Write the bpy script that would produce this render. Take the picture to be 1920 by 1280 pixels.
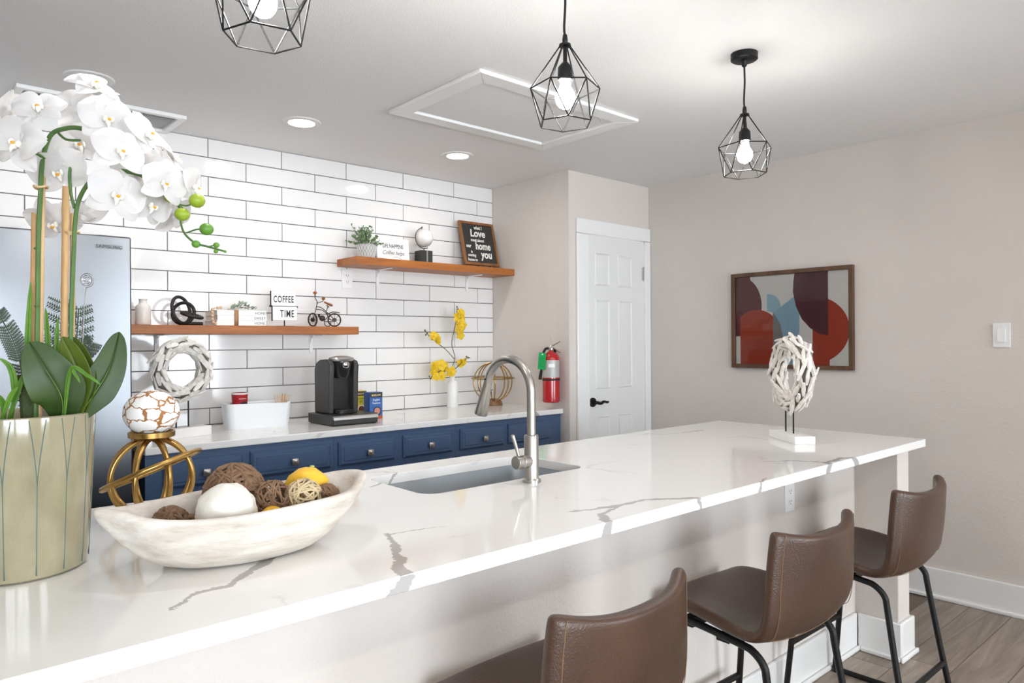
import bpy, bmesh, math, random
from mathutils import Vector, Matrix, noise

for o in list(bpy.data.objects): bpy.data.objects.remove(o)
SC = bpy.context.scene
COL = SC.collection
R = math.radians
PI = math.pi

# ------------------------------------------------------------------ camera
cd = bpy.data.cameras.new('camera'); cam = bpy.data.objects.new('camera', cd); COL.objects.link(cam)
cd.sensor_width = 36.0; cd.lens = 36.0 * 1340 / 1920; cd.clip_start = 0.02
_r = Vector((0.74815, -0.66350, -0.0060)); _u = Vector((0.00449, -0.00398, 0.99998)); _f = Vector((0.66351, 0.74817, 0.0))
M = Matrix.Identity(4)
for i in range(3):
    M[i][0] = _r[i]; M[i][1] = _u[i]; M[i][2] = -_f[i]
M.translation = (0, 0, 1.3476)
cam.matrix_world = M
SC.camera = cam

# ------------------------------------------------------------------ world, window daylight, exposure
W = bpy.data.worlds.new('world'); SC.world = W; W.use_nodes = True
bg = W.node_tree.nodes['Background']; bg.inputs[0].default_value = (0.83, 0.915, 1.0, 1); bg.inputs[1].default_value = 6.2
SC.view_settings.view_transform = 'Standard'; SC.view_settings.look = 'None'
SC.view_settings.gamma = 1.0; SC.view_settings.use_curve_mapping = False
SC.view_settings.exposure = 1.52
cy = SC.cycles; cy.max_bounces = 5; cy.diffuse_bounces = 4; cy.glossy_bounces = 3; cy.transmission_bounces = 3; cy.transparent_max_bounces = 6
cy.caustics_reflective = False; cy.caustics_refractive = False; cy.use_adaptive_sampling = True; cy.adaptive_threshold = 0.08; cy.use_denoising = True; cy.sample_clamp_indirect = 6.0
BULB = 72.0        # pendant bulbs
DOWN = 30.0        # recessed downlights over the back counter
REAR_FILL = 72.0       # added unseen ceiling lights behind the camera, brightening the walls
WINDOWS = [(-2.4, -0.9), (-0.75, 0.85), (2.5, 3.95)]      # x ranges of the windows in the wall behind the camera
WZ0, WZ1, WY = 0.35, 2.2, -3.3
for i, (a, b) in enumerate(WINDOWS):
    ld = bpy.data.lights.new('window_portal', 'AREA'); ld.shape = 'RECTANGLE'; ld.size = b - a; ld.size_y = WZ1 - WZ0
    ld.cycles.is_portal = True
    lo = bpy.data.objects.new('window_portal', ld); COL.objects.link(lo)
    lo.location = ((a + b) / 2, WY - 0.06, (WZ0 + WZ1) / 2); lo.rotation_euler = (R(90), 0, 0)

# ------------------------------------------------------------------ material helpers
def srgb(h):
    h = h.lstrip('#'); c = [int(h[i:i + 2], 16) / 255 for i in (0, 2, 4)]
    return tuple((x / 12.92 if x <= .04045 else ((x + .055) / 1.055) ** 2.4) for x in c) + (1,)
MATS = {}
def mat(name, color='#ffffff', rough=0.5, metal=0.0, spec=0.5, var=0.0, vscale=8.0, bump=0.0, bscale=60.0, stretch=None, color2=None,
        emit=0.0, coat=0.0, aniso=0.0, bdetail=2.0, rvar=0.0):
    if name in MATS: return MATS[name]
    m = bpy.data.materials.new(name); m.use_nodes = True; nt = m.node_tree; N = nt.nodes; L = nt.links
    b = N['Principled BSDF']; c = srgb(color)
    b.inputs['Base Color'].default_value = c; b.inputs['Roughness'].default_value = rough; b.inputs['Metallic'].default_value = metal
    b.inputs['Specular IOR Level'].default_value = spec; b.inputs['Coat Weight'].default_value = coat; b.inputs['Coat Roughness'].default_value = 0.05
    if emit:
        b.inputs['Emission Color'].default_value = c; b.inputs['Emission Strength'].default_value = emit
    vec = None
    if var or bump or color2:
        tc = N.new('ShaderNodeTexCoord'); mp = N.new('ShaderNodeMapping'); L.new(tc.outputs['Object'], mp.inputs[0])
        oi = N.new('ShaderNodeObjectInfo'); ad = N.new('ShaderNodeVectorMath'); ad.operation = 'ADD'
        sc = N.new('ShaderNodeMath'); sc.operation = 'MULTIPLY'; sc.inputs[1].default_value = 13.0; L.new(oi.outputs['Random'], sc.inputs[0])
        L.new(mp.outputs[0], ad.inputs[0]); L.new(sc.outputs[0], ad.inputs[1])
        if stretch: mp.inputs['Scale'].default_value = stretch
        vec = ad.outputs[0]
    if var or color2:
        n = N.new('ShaderNodeTexNoise'); n.inputs['Scale'].default_value = vscale; n.inputs['Detail'].default_value = 6; n.inputs['Roughness'].default_value = .65
        L.new(vec, n.inputs['Vector'])
        rp = N.new('ShaderNodeValToRGB'); rp.color_ramp.elements[0].position = .3; rp.color_ramp.elements[1].position = .7
        if color2: c0, c1 = srgb(color2), c
        else:
            c0 = tuple(x * (1 - var) for x in c[:3]) + (1,); c1 = tuple(min(1, x * (1 + var)) for x in c[:3]) + (1,)
        rp.color_ramp.elements[0].color = c0; rp.color_ramp.elements[1].color = c1
        L.new(n.outputs[0], rp.inputs[0]); L.new(rp.outputs[0], b.inputs['Base Color'])
        if rvar:
            mr = N.new('ShaderNodeMapRange'); mr.inputs[3].default_value = rough - rvar; mr.inputs[4].default_value = rough + rvar
            L.new(n.outputs[0], mr.inputs[0]); L.new(mr.outputs[0], b.inputs['Roughness'])
    if bump:
        n = N.new('ShaderNodeTexNoise'); n.inputs['Scale'].default_value = bscale; n.inputs['Detail'].default_value = bdetail
        L.new(vec, n.inputs['Vector'])
        bp = N.new('ShaderNodeBump'); bp.inputs['Strength'].default_value = bump; bp.inputs['Distance'].default_value = 0.004
        L.new(n.outputs[0], bp.inputs['Height']); L.new(bp.outputs[0], b.inputs['Normal'])
    MATS[name] = m
    return m

def emit_mat(name, color, strength):
    if name in MATS: return MATS[name]
    m = bpy.data.materials.new(name); m.use_nodes = True; N = m.node_tree.nodes
    N.remove(N['Principled BSDF']); e = N.new('ShaderNodeEmission'); e.inputs[0].default_value = color; e.inputs[1].default_value = strength
    m.node_tree.links.new(e.outputs[0], N['Material Output'].inputs[0]); MATS[name] = m
    return m

def pane_mat(name, tint=(1, 1, 1, 1), ior=1.5):
    if name in MATS: return MATS[name]
    m = bpy.data.materials.new(name); m.use_nodes = True; nt = m.node_tree; N = nt.nodes; L = nt.links
    N.remove(N['Principled BSDF'])
    t = N.new('ShaderNodeBsdfTransparent'); t.inputs[0].default_value = tint
    g = N.new('ShaderNodeBsdfGlossy'); g.inputs['Roughness'].default_value = 0.015
    f = N.new('ShaderNodeFresnel'); f.inputs[0].default_value = ior
    x = N.new('ShaderNodeMixShader'); L.new(f.outputs[0], x.inputs[0]); L.new(t.outputs[0], x.inputs[1]); L.new(g.outputs[0], x.inputs[2])
    L.new(x.outputs[0], N['Material Output'].inputs[0]); MATS[name] = m
    return m

def quartz(name, veins, hair=0.35):
    """white quartz: bold grey veins as noisy polylines (unfolded over the slab's edge) and faint hairlines"""
    m = bpy.data.materials.new(name); m.use_nodes = True; nt = m.node_tree; N = nt.nodes; L = nt.links
    b = N['Principled BSDF']; b.inputs['Roughness'].default_value = 0.07; b.inputs['Specular IOR Level'].default_value = 0.5
    tc = N.new('ShaderNodeTexCoord'); sp = N.new('ShaderNodeSeparateXYZ'); L.new(tc.outputs['Object'], sp.inputs[0])
    def math_(op, a, c=None, d=None):
        n = N.new('ShaderNodeMath'); n.operation = op
        for i, v in enumerate((a, c, d)):
            if v is None: continue
            if isinstance(v, (int, float)): n.inputs[i].default_value = v
            else: L.new(v, n.inputs[i])
        return n.outputs[0]
    zz = math_('SUBTRACT', sp.outputs[2], 0.914); yy = math_('ADD', sp.outputs[1], zz)
    cx = N.new('ShaderNodeCombineXYZ'); L.new(sp.outputs[0], cx.inputs[0]); L.new(yy, cx.inputs[1])
    n1 = N.new('ShaderNodeTexNoise'); n1.inputs['Scale'].default_value = 22; n1.inputs['Detail'].default_value = 5; n1.inputs['Roughness'].default_value = .7
    L.new(cx.outputs[0], n1.inputs['Vector'])
    v1 = N.new('ShaderNodeVectorMath'); v1.operation = 'SUBTRACT'; L.new(n1.outputs['Color'], v1.inputs[0]); v1.inputs[1].default_value = (.5, .5, .5)
    v2 = N.new('ShaderNodeVectorMath'); v2.operation = 'SCALE'; L.new(v1.outputs[0], v2.inputs[0]); v2.inputs['Scale'].default_value = 0.045
    v3 = N.new('ShaderNodeVectorMath'); v3.operation = 'ADD'; L.new(cx.outputs[0], v3.inputs[0]); L.new(v2.outputs[0], v3.inputs[1])
    sq = N.new('ShaderNodeSeparateXYZ'); L.new(v3.outputs[0], sq.inputs[0])
    mask = None
    for pts, w0, w1 in veins:
        ns = len(pts) - 1
        for k in range(ns):
            (ax, ay), (bx_, by_) = pts[k], pts[k + 1]; dx, dy = bx_ - ax, by_ - ay; l2 = dx * dx + dy * dy
            px = math_('SUBTRACT', sq.outputs[0], ax); py = math_('SUBTRACT', sq.outputs[1], ay)
            t = math_('DIVIDE', math_('MULTIPLY_ADD', px, dx, math_('MULTIPLY', py, dy)), l2)
            cl = N.new('ShaderNodeClamp'); L.new(t, cl.inputs[0]); t = cl.outputs[0]
            ex = math_('SUBTRACT', px, math_('MULTIPLY', t, dx)); ey = math_('SUBTRACT', py, math_('MULTIPLY', t, dy))
            dd = math_('SQRT', math_('MULTIPLY_ADD', ex, ex, math_('MULTIPLY', ey, ey)))
            wa = w0 + (w1 - w0) * k / ns; wb = w0 + (w1 - w0) * (k + 1) / ns
            ww = math_('MULTIPLY_ADD', t, wb - wa, wa)
            s = N.new('ShaderNodeMapRange'); s.interpolation_type = 'SMOOTHSTEP'
            L.new(math_('SUBTRACT', dd, ww), s.inputs[0]); s.inputs[1].default_value = -.0025; s.inputs[2].default_value = .0015; s.inputs[3].default_value = 1; s.inputs[4].default_value = 0
            mask = s.outputs[0] if mask is None else math_('MAXIMUM', mask, s.outputs[0])
    # hairlines
    n2 = N.new('ShaderNodeTexNoise'); n2.inputs['Scale'].default_value = 2.4; n2.inputs['Detail'].default_value = 7; n2.inputs['Distortion'].default_value = 0.6
    L.new(cx.outputs[0], n2.inputs['Vector'])
    h = math_('ABSOLUTE', math_('SUBTRACT', n2.outputs[0], 0.52))
    hr = N.new('ShaderNodeMapRange'); L.new(h, hr.inputs[0]); hr.inputs[1].default_value = 0; hr.inputs[2].default_value = 0.012; hr.inputs[3].default_value = hair; hr.inputs[4].default_value = 0
    n3 = N.new('ShaderNodeTexNoise'); n3.inputs['Scale'].default_value = 4; L.new(cx.outputs[0], n3.inputs['Vector'])
    gate = N.new('ShaderNodeMapRange'); L.new(n3.outputs[0], gate.inputs[0]); gate.inputs[1].default_value = .5; gate.inputs[2].default_value = .62
    hm = math_('MULTIPLY', hr.outputs[0], gate.outputs[0])
    mx = N.new('ShaderNodeMix'); mx.data_type = 'RGBA'; mx.inputs['A'].default_value = srgb('#f2f0ed'); mx.inputs['B'].default_value = srgb('#b4b0ac')
    fac = hm if mask is None else math_('MAXIMUM', mask, hm)
    L.new(fac, mx.inputs['Factor']); L.new(mx.outputs['Result'], b.inputs['Base Color'])
    return m

def wood(name, c1, c2, rough=0.5, axis=0, scale=7.0, rnd=True, contrast=(.35, .65), bump=.15, tint=0.0):
    m = bpy.data.materials.new(name); m.use_nodes = True; nt = m.node_tree; N = nt.nodes; L = nt.links
    b = N['Principled BSDF']; b.inputs['Roughness'].default_value = rough
    tc = N.new('ShaderNodeTexCoord'); mp = N.new('ShaderNodeMapping'); s = [10.0, 10.0, 10.0]; s[axis] = 0.9
    mp.inputs['Scale'].default_value = s; L.new(tc.outputs['Object'], mp.inputs[0])
    oi = N.new('ShaderNodeObjectInfo'); k = N.new('ShaderNodeMath'); k.operation = 'MULTIPLY'; k.inputs[1].default_value = 57.0; L.new(oi.outputs['Random'], k.inputs[0])
    ad = N.new('ShaderNodeVectorMath'); L.new(mp.outputs[0], ad.inputs[0]); L.new(k.outputs[0], ad.inputs[1])
    n = N.new('ShaderNodeTexNoise'); n.inputs['Scale'].default_value = scale / 7; n.inputs['Detail'].default_value = 8; n.inputs['Roughness'].default_value = .68; n.inputs['Distortion'].default_value = 1.6
    L.new(ad.outputs[0], n.inputs['Vector'])
    rp = N.new('ShaderNodeValToRGB'); rp.color_ramp.elements[0].position = contrast[0]; rp.color_ramp.elements[1].position = contrast[1]
    rp.color_ramp.elements[0].color = srgb(c1); rp.color_ramp.elements[1].color = srgb(c2)
    L.new(n.outputs[0], rp.inputs[0]); src = rp.outputs[0]
    if tint:
        hs = N.new('ShaderNodeHueSaturation'); mr = N.new('ShaderNodeMapRange'); L.new(oi.outputs['Random'], mr.inputs[0]); mr.inputs[3].default_value = 1 - tint; mr.inputs[4].default_value = 1 + tint
        L.new(mr.outputs[0], hs.inputs['Value']); L.new(src, hs.inputs['Color']); src = hs.outputs[0]
    L.new(src, b.inputs['Base Color'])
    bp = N.new('ShaderNodeBump'); bp.inputs['Strength'].default_value = bump; bp.inputs['Distance'].default_value = .002; L.new(n.outputs[0], bp.inputs['Height']); L.new(bp.outputs[0], b.inputs['Normal'])
    MATS[name] = m
    return m

def cracked(name):
    m = bpy.data.materials.new(name); m.use_nodes = True; nt = m.node_tree; N = nt.nodes; L = nt.links
    b = N['Principled BSDF']; b.inputs['Roughness'].default_value = .55
    tc = N.new('ShaderNodeTexCoord'); n = N.new('ShaderNodeTexNoise'); n.inputs['Scale'].default_value = 45; n.inputs['Detail'].default_value = 3; L.new(tc.outputs['Object'], n.inputs['Vector'])
    s = N.new('ShaderNodeVectorMath'); s.operation = 'SCALE'; s.inputs['Scale'].default_value = .022; L.new(n.outputs['Color'], s.inputs[0])
    a = N.new('ShaderNodeVectorMath'); L.new(tc.outputs['Object'], a.inputs[0]); L.new(s.outputs[0], a.inputs[1])
    mp = N.new('ShaderNodeMapping'); mp.inputs['Scale'].default_value = (.75, .75, 1.35); L.new(a.outputs[0], mp.inputs[0])
    v = N.new('ShaderNodeTexVoronoi'); v.feature = 'DISTANCE_TO_EDGE'; v.inputs['Scale'].default_value = 29; L.new(mp.outputs[0], v.inputs['Vector'])
    rp = N.new('ShaderNodeValToRGB'); e = rp.color_ramp.elements; e[0].position = .034; e[0].color = srgb('#a06a34'); e[1].position = .055; e[1].color = srgb('#f3f0ec')
    L.new(v.outputs[0], rp.inputs[0]); L.new(rp.outputs[0], b.inputs['Base Color'])
    bp = N.new('ShaderNodeBump'); bp.inputs['Strength'].default_value = .4; bp.inputs['Distance'].default_value = .003; L.new(rp.outputs[0], bp.inputs['Height']); L.new(bp.outputs[0], b.inputs['Normal'])
    return m

# ------------------------------------------------------------------ mesh helpers
class MB:
    def __init__(s): s.v = []; s.f = []
    def add(s, vs, fs):
        n = len(s.v); s.v += [tuple(p) for p in vs]; s.f += [tuple(i + n for i in f) for f in fs]; return s
    def box(s, x0, x1, y0, y1, z0, z1):
        return s.add([(x0, y0, z0), (x1, y0, z0), (x1, y1, z0), (x0, y1, z0), (x0, y0, z1), (x1, y0, z1), (x1, y1, z1), (x0, y1, z1)],
                     [(0, 3, 2, 1), (4, 5, 6, 7), (0, 1, 5, 4), (1, 2, 6, 5), (2, 3, 7, 6), (3, 0, 4, 7)])
    def frame_y(s, x0, x1, z0, z1, yf, yb, d):
        """panel facing -y: back rectangle at yb, front at yf inset by d (chamfered raised panel)"""
        vs = [(x0, yb, z0), (x1, yb, z0), (x1, yb, z1), (x0, yb, z1), (x0 + d, yf, z0 + d), (x1 - d, yf, z0 + d), (x1 - d, yf, z1 - d), (x0 + d, yf, z1 - d)]
        return s.add(vs, [(4, 5, 6, 7), (0, 1, 5, 4), (1, 2, 6, 5), (2, 3, 7, 6), (3, 0, 4, 7), (0, 3, 2, 1)])
    def lathe(s, prof, n=32, c=(0, 0, 0), cap=True):
        base = []; vs = []; fs = []
        for r, z in prof:
            for k in range(n):
                a = 2 * PI * k / n; vs.append((c[0] + r * math.cos(a), c[1] + r * math.sin(a), c[2] + z))
        for i in range(len(prof) - 1):
            for k in range(n):
                a, b = i * n + k, i * n + (k + 1) % n; fs.append((a, b, b + n, a + n))
        if cap:
            fs.append(tuple(range(n))[::-1]); m = (len(prof) - 1) * n; fs.append(tuple(range(m, m + n)))
        return s.add(vs, fs)
    def tube(s, pts, r, n=8, closed=False, cap=True, flat=1.0):
        P = [Vector(p) for p in pts]; m = len(P); rr = r if isinstance(r, (list, tuple)) else [r] * m
        T = []
        for i in range(m):
            if closed: t = P[(i + 1) % m] - P[i - 1]
            else: t = P[min(i + 1, m - 1)] - P[max(i - 1, 0)]
            T.append(t.normalized() if t.length > 1e-9 else Vector((0, 0, 1)))
        up = Vector((0, 0, 1)) if abs(T[0].z) < .9 else Vector((1, 0, 0))
        nrm = (up - T[0] * up.dot(T[0])).normalized(); vs = []; fs = []
        for i in range(m):
            nrm = (nrm - T[i] * nrm.dot(T[i])); nrm = nrm.normalized() if nrm.length > 1e-6 else T[i].orthogonal().normalized()
            bn = T[i].cross(nrm)
            for k in range(n):
                a = 2 * PI * k / n; vs.append(P[i] + (nrm * math.cos(a) * flat + bn * math.sin(a)) * rr[i])
        for i in range(m if closed else m - 1):
            j = (i + 1) % m
            for k in range(n):
                fs.append((i * n + k, i * n + (k + 1) % n, j * n + (k + 1) % n, j * n + k))
        if cap and not closed:
            fs.append(tuple(range(n))[::-1]); fs.append(tuple(range((m - 1) * n, m * n)))
        return s.add(vs, fs)
    def cyl(s, a, b, r, n=16, r2=None): return s.tube([a, b], [r, r if r2 is None else r2], n)
    def ell(s, c, rx, ry, rz, nu=24, nv=14, bumpf=None):
        vs = []; fs = []
        for j in range(nv + 1):
            t = PI * j / nv
            for i in range(nu):
                a = 2 * PI * i / nu; d = Vector((math.sin(t) * math.cos(a), math.sin(t) * math.sin(a), math.cos(t))); k = 1 + (bumpf(d) if bumpf else 0)
                vs.append((c[0] + d.x * rx * k, c[1] + d.y * ry * k, c[2] + d.z * rz * k))
        for j in range(nv):
            for i in range(nu):
                fs.append((j * nu + i, (j + 1) * nu + i, (j + 1) * nu + (i + 1) % nu, j * nu + (i + 1) % nu))
        return s.add(vs, fs)
    def grid(s, rows):
        n = len(rows[0]); vs = [p for r in rows for p in r]
        fs = [(i * n + j, i * n + j + 1, (i + 1) * n + j + 1, (i + 1) * n + j) for i in range(len(rows) - 1) for j in range(n - 1)]
        return s.add(vs, fs)
    def mesh(s, name, m, smooth=40):
        me = bpy.data.meshes.new(name); me.from_pydata([tuple(v) for v in s.v], [], s.f)
        bm = bmesh.new(); bm.from_mesh(me); bmesh.ops.remove_doubles(bm, verts=bm.verts, dist=1e-6); bmesh.ops.recalc_face_normals(bm, faces=bm.faces); bm.to_mesh(me); bm.free()
        if m: me.materials.append(m)
        if smooth:
            for p in me.polygons: p.use_smooth = True
            me.set_sharp_from_angle(angle=R(smooth))
        me.update(); return me
    def build(s, name, m, parent=None, bevel=0, smooth=40, seg=2, solid=0, sub=0, loc=None, rot=None):
        return place(name, s.mesh(name, m, smooth), parent, bevel, seg, solid, sub, loc, rot)

def place(name, me, parent=None, bevel=0, seg=2, solid=0, sub=0, loc=None, rot=None):
    o = bpy.data.objects.new(name, me); COL.objects.link(o)
    if parent: o.parent = parent
    if loc is not None: o.location = loc
    if rot is not None: o.rotation_euler = rot
    if solid:
        md = o.modifiers.new('solid', 'SOLIDIFY'); md.thickness = solid; md.offset = 0
    if sub:
        md = o.modifiers.new('sub', 'SUBSURF'); md.levels = sub; md.render_levels = sub
    if bevel:
        md = o.modifiers.new('bevel', 'BEVEL'); md.width = bevel; md.segments = seg; md.limit_method = 'ANGLE'; md.angle_limit = R(35)
    return o
def tag(o, label, cat=None, group=None, kind=None):
    o['label'] = label
    if cat: o['category'] = cat
    if group: o['group'] = group
    if kind: o['kind'] = kind
    return o
def thing(name, label, cat, loc=(0, 0, 0), rotz=0, group=None):
    o = bpy.data.objects.new(name, None); COL.objects.link(o); o.empty_display_size = .05
    o.location = loc; o.rotation_euler = (0, 0, rotz)
    return tag(o, label, cat, group)
def sub_empty(name, parent, loc=(0, 0, 0), rot=None):
    o = bpy.data.objects.new(name, None); COL.objects.link(o); o.parent = parent; o.location = loc; o.empty_display_size = .02
    if rot is not None: o.rotation_euler = rot
    return o
def struct(name, mb, m, label, bevel=0, parent=None, smooth=40):
    o = mb.build(name, m, parent, bevel=bevel, smooth=smooth)
    if not parent: tag(o, label, None, None, 'structure')
    return o
TEXTS = []
def text(name, body, size, m, parent, loc, rot=(PI / 2, 0, 0), sx=1.0, shear=0.0, align='LEFT', extrude=.0004, bold=0.0, space=1.0):
    c = bpy.data.curves.new(name, 'FONT'); c.body = body; c.size = size; c.extrude = extrude; c.shear = shear; c.align_x = align; c.offset = bold; c.space_character = space
    c.resolution_u = 3
    c.materials.append(m); o = bpy.data.objects.new(name, c); TEXTS.append(o); COL.objects.link(o); o.parent = parent; o.location = loc; o.rotation_euler = rot; o.scale = (sx, 1, 1)
    return o
def box(name, x0, x1, y0, y1, z0, z1, m, parent=None, bevel=0, seg=2): return MB().box(x0, x1, y0, y1, z0, z1).build(name, m, parent, bevel=bevel, seg=seg)
def arc(c, r, a0, a1, n, f): return [f(c, r, a0 + (a1 - a0) * i / n) for i in range(n + 1)]
def rrect(x0, x1, y0, y1, r, n=6):
    out = []
    for cx, cy, a in ((x1 - r, y1 - r, 0), (x0 + r, y1 - r, 90), (x0 + r, y0 + r, 180), (x1 - r, y0 + r, 270)):
        for k in range(n + 1):
            t = R(a + 90 * k / n); out.append((cx + r * math.cos(t), cy + r * math.sin(t)))
    return out
def loft(loops, cap0=False, cap1=False):
    mb = MB(); n = len(loops[0]); vs = [p for l in loops for p in l]; fs = []
    for i in range(len(loops) - 1):
        for k in range(n): fs.append((i * n + k, i * n + (k + 1) % n, (i + 1) * n + (k + 1) % n, (i + 1) * n + k))
    if cap0: fs.append(tuple(range(n))[::-1])
    if cap1: fs.append(tuple(range((len(loops) - 1) * n, len(loops) * n)))
    return mb.add(vs, fs)
def smooth_path(pts, k=6):
    P = [Vector(p) for p in pts]; out = []
    for i in range(len(P) - 1):
        p0 = P[max(i - 1, 0)]; p1 = P[i]; p2 = P[i + 1]; p3 = P[min(i + 2, len(P) - 1)]
        for j in range(k):
            t = j / k; out.append(.5 * ((2 * p1) + (p2 - p0) * t + (2 * p0 - 5 * p1 + 4 * p2 - p3) * t * t + (3 * p1 - p0 - 3 * p2 + p3) * t ** 3))
    return out + [P[-1]]

# ------------------------------------------------------------------ materials
WALL = mat('wall_paint', '#dad2cb', .75, var=.02, vscale=3, bump=.55, bscale=110, bdetail=3)
CEIL = mat('ceiling_paint', '#ebe9e7', .85, bump=.6, bscale=160, bdetail=3)
TRIM = mat('trim_white', '#efeeec', .32, var=.01, bump=.05, bscale=40)
DOORW = mat('door_white', '#e6e6e3', .38)
TILE = mat('tile_glaze', '#eeecea', .09, var=.012, vscale=3, coat=.3)
GROUT = mat('grout', '#6f6a68', .9)
BLACKM = mat('black_metal', '#232323', .42, .6)
WHITEP = mat('white_plastic', '#f0efed', .35)
CHROME = mat('chrome', '#d8d8d8', .12, 1.0)
NICKEL = mat('brushed_nickel', '#b5b1ab', .30, 1.0, var=.05, vscale=200)
STEEL = mat('stainless_steel', '#7b7d80', .30, 1.0, bump=.03, bscale=300, stretch=(1, 1, 40))
SINKST = mat('sink_steel', '#d5d9dc', .42, 1.0, bump=.05, bscale=200, stretch=(20, 1, 1))
NAVY = mat('navy_paint', '#4a6080', .32, var=.05, vscale=14, bump=.06, bscale=30, stretch=(.3, 1, 3))
GOLD = mat('brass', '#b08d52', .28, 1.0, var=.15, vscale=30)
LEATHER = mat('brown_leather', '#4a3325', .34, var=.22, vscale=5, bump=.25, bscale=220, rvar=.08)
STITCH = mat('stitch_thread', '#86664a', .7)
SHELFW = wood('shelf_wood', '#8a4a1c', '#b8702f', .45, 0, 8, contrast=(.3, .7))
FRAMEW = wood('frame_wood', '#4a3020', '#6e4c34', .5, 2, 10)
FLOORW = wood('floor_wood', '#6f6359', '#b5a596', .42, 0, 9, contrast=(.25, .75), tint=.10)
WHITEWASH = mat('whitewashed_wood', '#e6e1da', .7, color2='#bfb3a4', vscale=7, stretch=(1, 2.5, 5), bump=.3, bscale=30)
DRIFT = mat('whitewashed_driftwood', '#f4f1ec', .75, color2='#cfc6bb', vscale=30, bump=.3, bscale=80)
INK = mat('black_ink', '#1d1b1b', .7)
GREY_INK = mat('grey_ink', '#55504d', .7)

# ------------------------------------------------------------------ the room
XR, YB, YD, XS, H = 4.12, 3.925, 3.17, 3.30, 2.44
XL, YN = -2.6, -3.3
fl = struct('floor', MB().box(XL, XR + .2, YN, YB + .2, -.06, -.004), mat('floor_base', '#6a5d52', .6), 'greyish brown wood plank floor')
# planks laid along x; those in and around the picture
pl_full = None
W_PL, L_PL = 0.178, 1.22
rows = int((1.335 + 1.2) / W_PL) + 1
random.seed(4)
pl_me = {}
for r in range(rows):
    y1 = 1.345 - r * W_PL; x = -1.5 - random.random() * L_PL
    while x < XR:
        a, b = max(x, -1.5), min(x + L_PL, XR)
        if b - a > .05:
            k = round(b - a, 3)
            if k not in pl_me: pl_me[k] = MB().frame_y(0, k - .0012, 0, W_PL - .0012, -.004, 0, .0012).mesh('plank', FLOORW, 0)
            o = place('plank', pl_me[k], fl); o.rotation_euler = (-PI / 2, 0, 0); o.location = (a, y1 - W_PL, -.004)
        x += L_PL
ce = struct('ceiling', MB().box(XL, XR + .2, YN, YB + .2, H, H + .1), CEIL, 'textured white ceiling')
struct('wall_right', MB().box(XR, XR + .15, YN, YD + .15, 0, H), WALL, 'greige textured wall with the framed abstract print')
struct('wall_door', MB().box(XS, 3.47, YD, YD + .12, 0, H).box(4.06, XR, YD, YD + .12, 0, H).box(3.47, 4.06, YD, YD + .12, 2.05, H), WALL, 'narrow greige wall around the white panel door')
struct('wall_side', MB().box(XS, XS + .12, YD + .12, YB + .15, 0, H), WALL, 'short greige wall where the fire extinguisher hangs')
wb = struct('wall_back', MB().box(XL, XS, YB + .006, YB + .15, 0, H), WALL, 'back wall covered in white subway tiles')
struct('wall_left', MB().box(XL - .15, XL, YN, YB + .15, 0, H), WALL, 'greige wall out of view beside the fridge')
# wall behind the camera with three windows
nb = MB(); xs = [XL] + [v for w in WINDOWS for v in w] + [XR]
for i in range(0, len(xs), 2): nb.box(xs[i], xs[i + 1], YN - .12, YN, 0, H)
for a, b in WINDOWS: nb.box(a, b, YN - .12, YN, 0, WZ0); nb.box(a, b, YN - .12, YN, WZ1, H)
struct('wall_front', nb, WALL, 'greige wall with windows behind the camera')
for i, (a, b) in enumerate(WINDOWS):
    w = MB(); t = .05
    w.box(a, a + t, YN - .1, YN + .01, WZ0, WZ1).box(b - t, b, YN - .1, YN + .01, WZ0, WZ1).box(a + t, b - t, YN - .1, YN + .01, WZ0, WZ0 + t).box(a + t, b - t, YN - .1, YN + .01, WZ1 - t, WZ1).box((a + b) / 2 - .02, (a + b) / 2 + .02, YN - .08, YN - .02, WZ0 + t, WZ1 - t)
    wo = struct('window_%d' % (i + 1), w, TRIM, ('white window frame nearest the fridge side', 'white window frame in the middle of the wall', 'white window frame beside the right wall')[i])
    box('pane', a + t, b - t, YN - .055, YN - .05, WZ0 + t, WZ1 - t, pane_mat('window_glass'), wo)

# tiles on the back wall
box('grout', -.8, XS - .0005, YB + .0028, YB + .0055, .9, H - .001, GROUT, wb)
PX, PZ, G = .4085, .1028, .003
Z1 = 2.3387; tile_me = {}
def tile_mesh(w, h):
    k = (round(w, 4), round(h, 4))
    if k not in tile_me: tile_me[k] = MB().frame_y(0, w, 0, h, 0, .0075, .0012).mesh('tile', TILE, 0)
    return tile_me[k]
for r in range(15):
    zb = Z1 - PZ * r; zt = min(zb + PZ, H); zb = max(zb, .915)
    if zt - zb < .01: continue
    x = (1.321 if r % 2 == 0 else 1.524) - PX * 6
    while x < XS:
        a, b = max(x, -.8), min(x + PX, XS)
        if b - a > .012 and not (b < .72 and zt < 1.72):
            o = place('tile', tile_mesh(b - a - G, zt - zb - G), wb); o.location = (a + G / 2, YB - .001 + random.uniform(-.0004, .0004), zb + G / 2)
            o.rotation_euler = (random.uniform(-.002, .002), 0, random.uniform(-.0012, .0012))
        x += PX

# baseboards
def baseboard(name, x0, x1, y0, y1, label, nrm):
    mb = MB().box(x0, x1, y0, y1, 0, .155)
    q = struct(name, mb, TRIM, label, bevel=.004)
    dx, dy = nrm; s = .013
    MB().box(x0 + min(dx * s, 0), x1 + max(dx * s, 0), y0 + min(dy * s, 0), y1 + max(dy * s, 0), 0, .02).build('shoe_moulding', TRIM, q, bevel=.006)
baseboard('baseboard_right', XR - .016, XR, YN, YD, 'white baseboard along the wall with the framed print', (-1, 0))
baseboard('baseboard_door', XS, 3.36, YD - .016, YD, 'short white baseboard beside the door casing', (0, -1))

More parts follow.
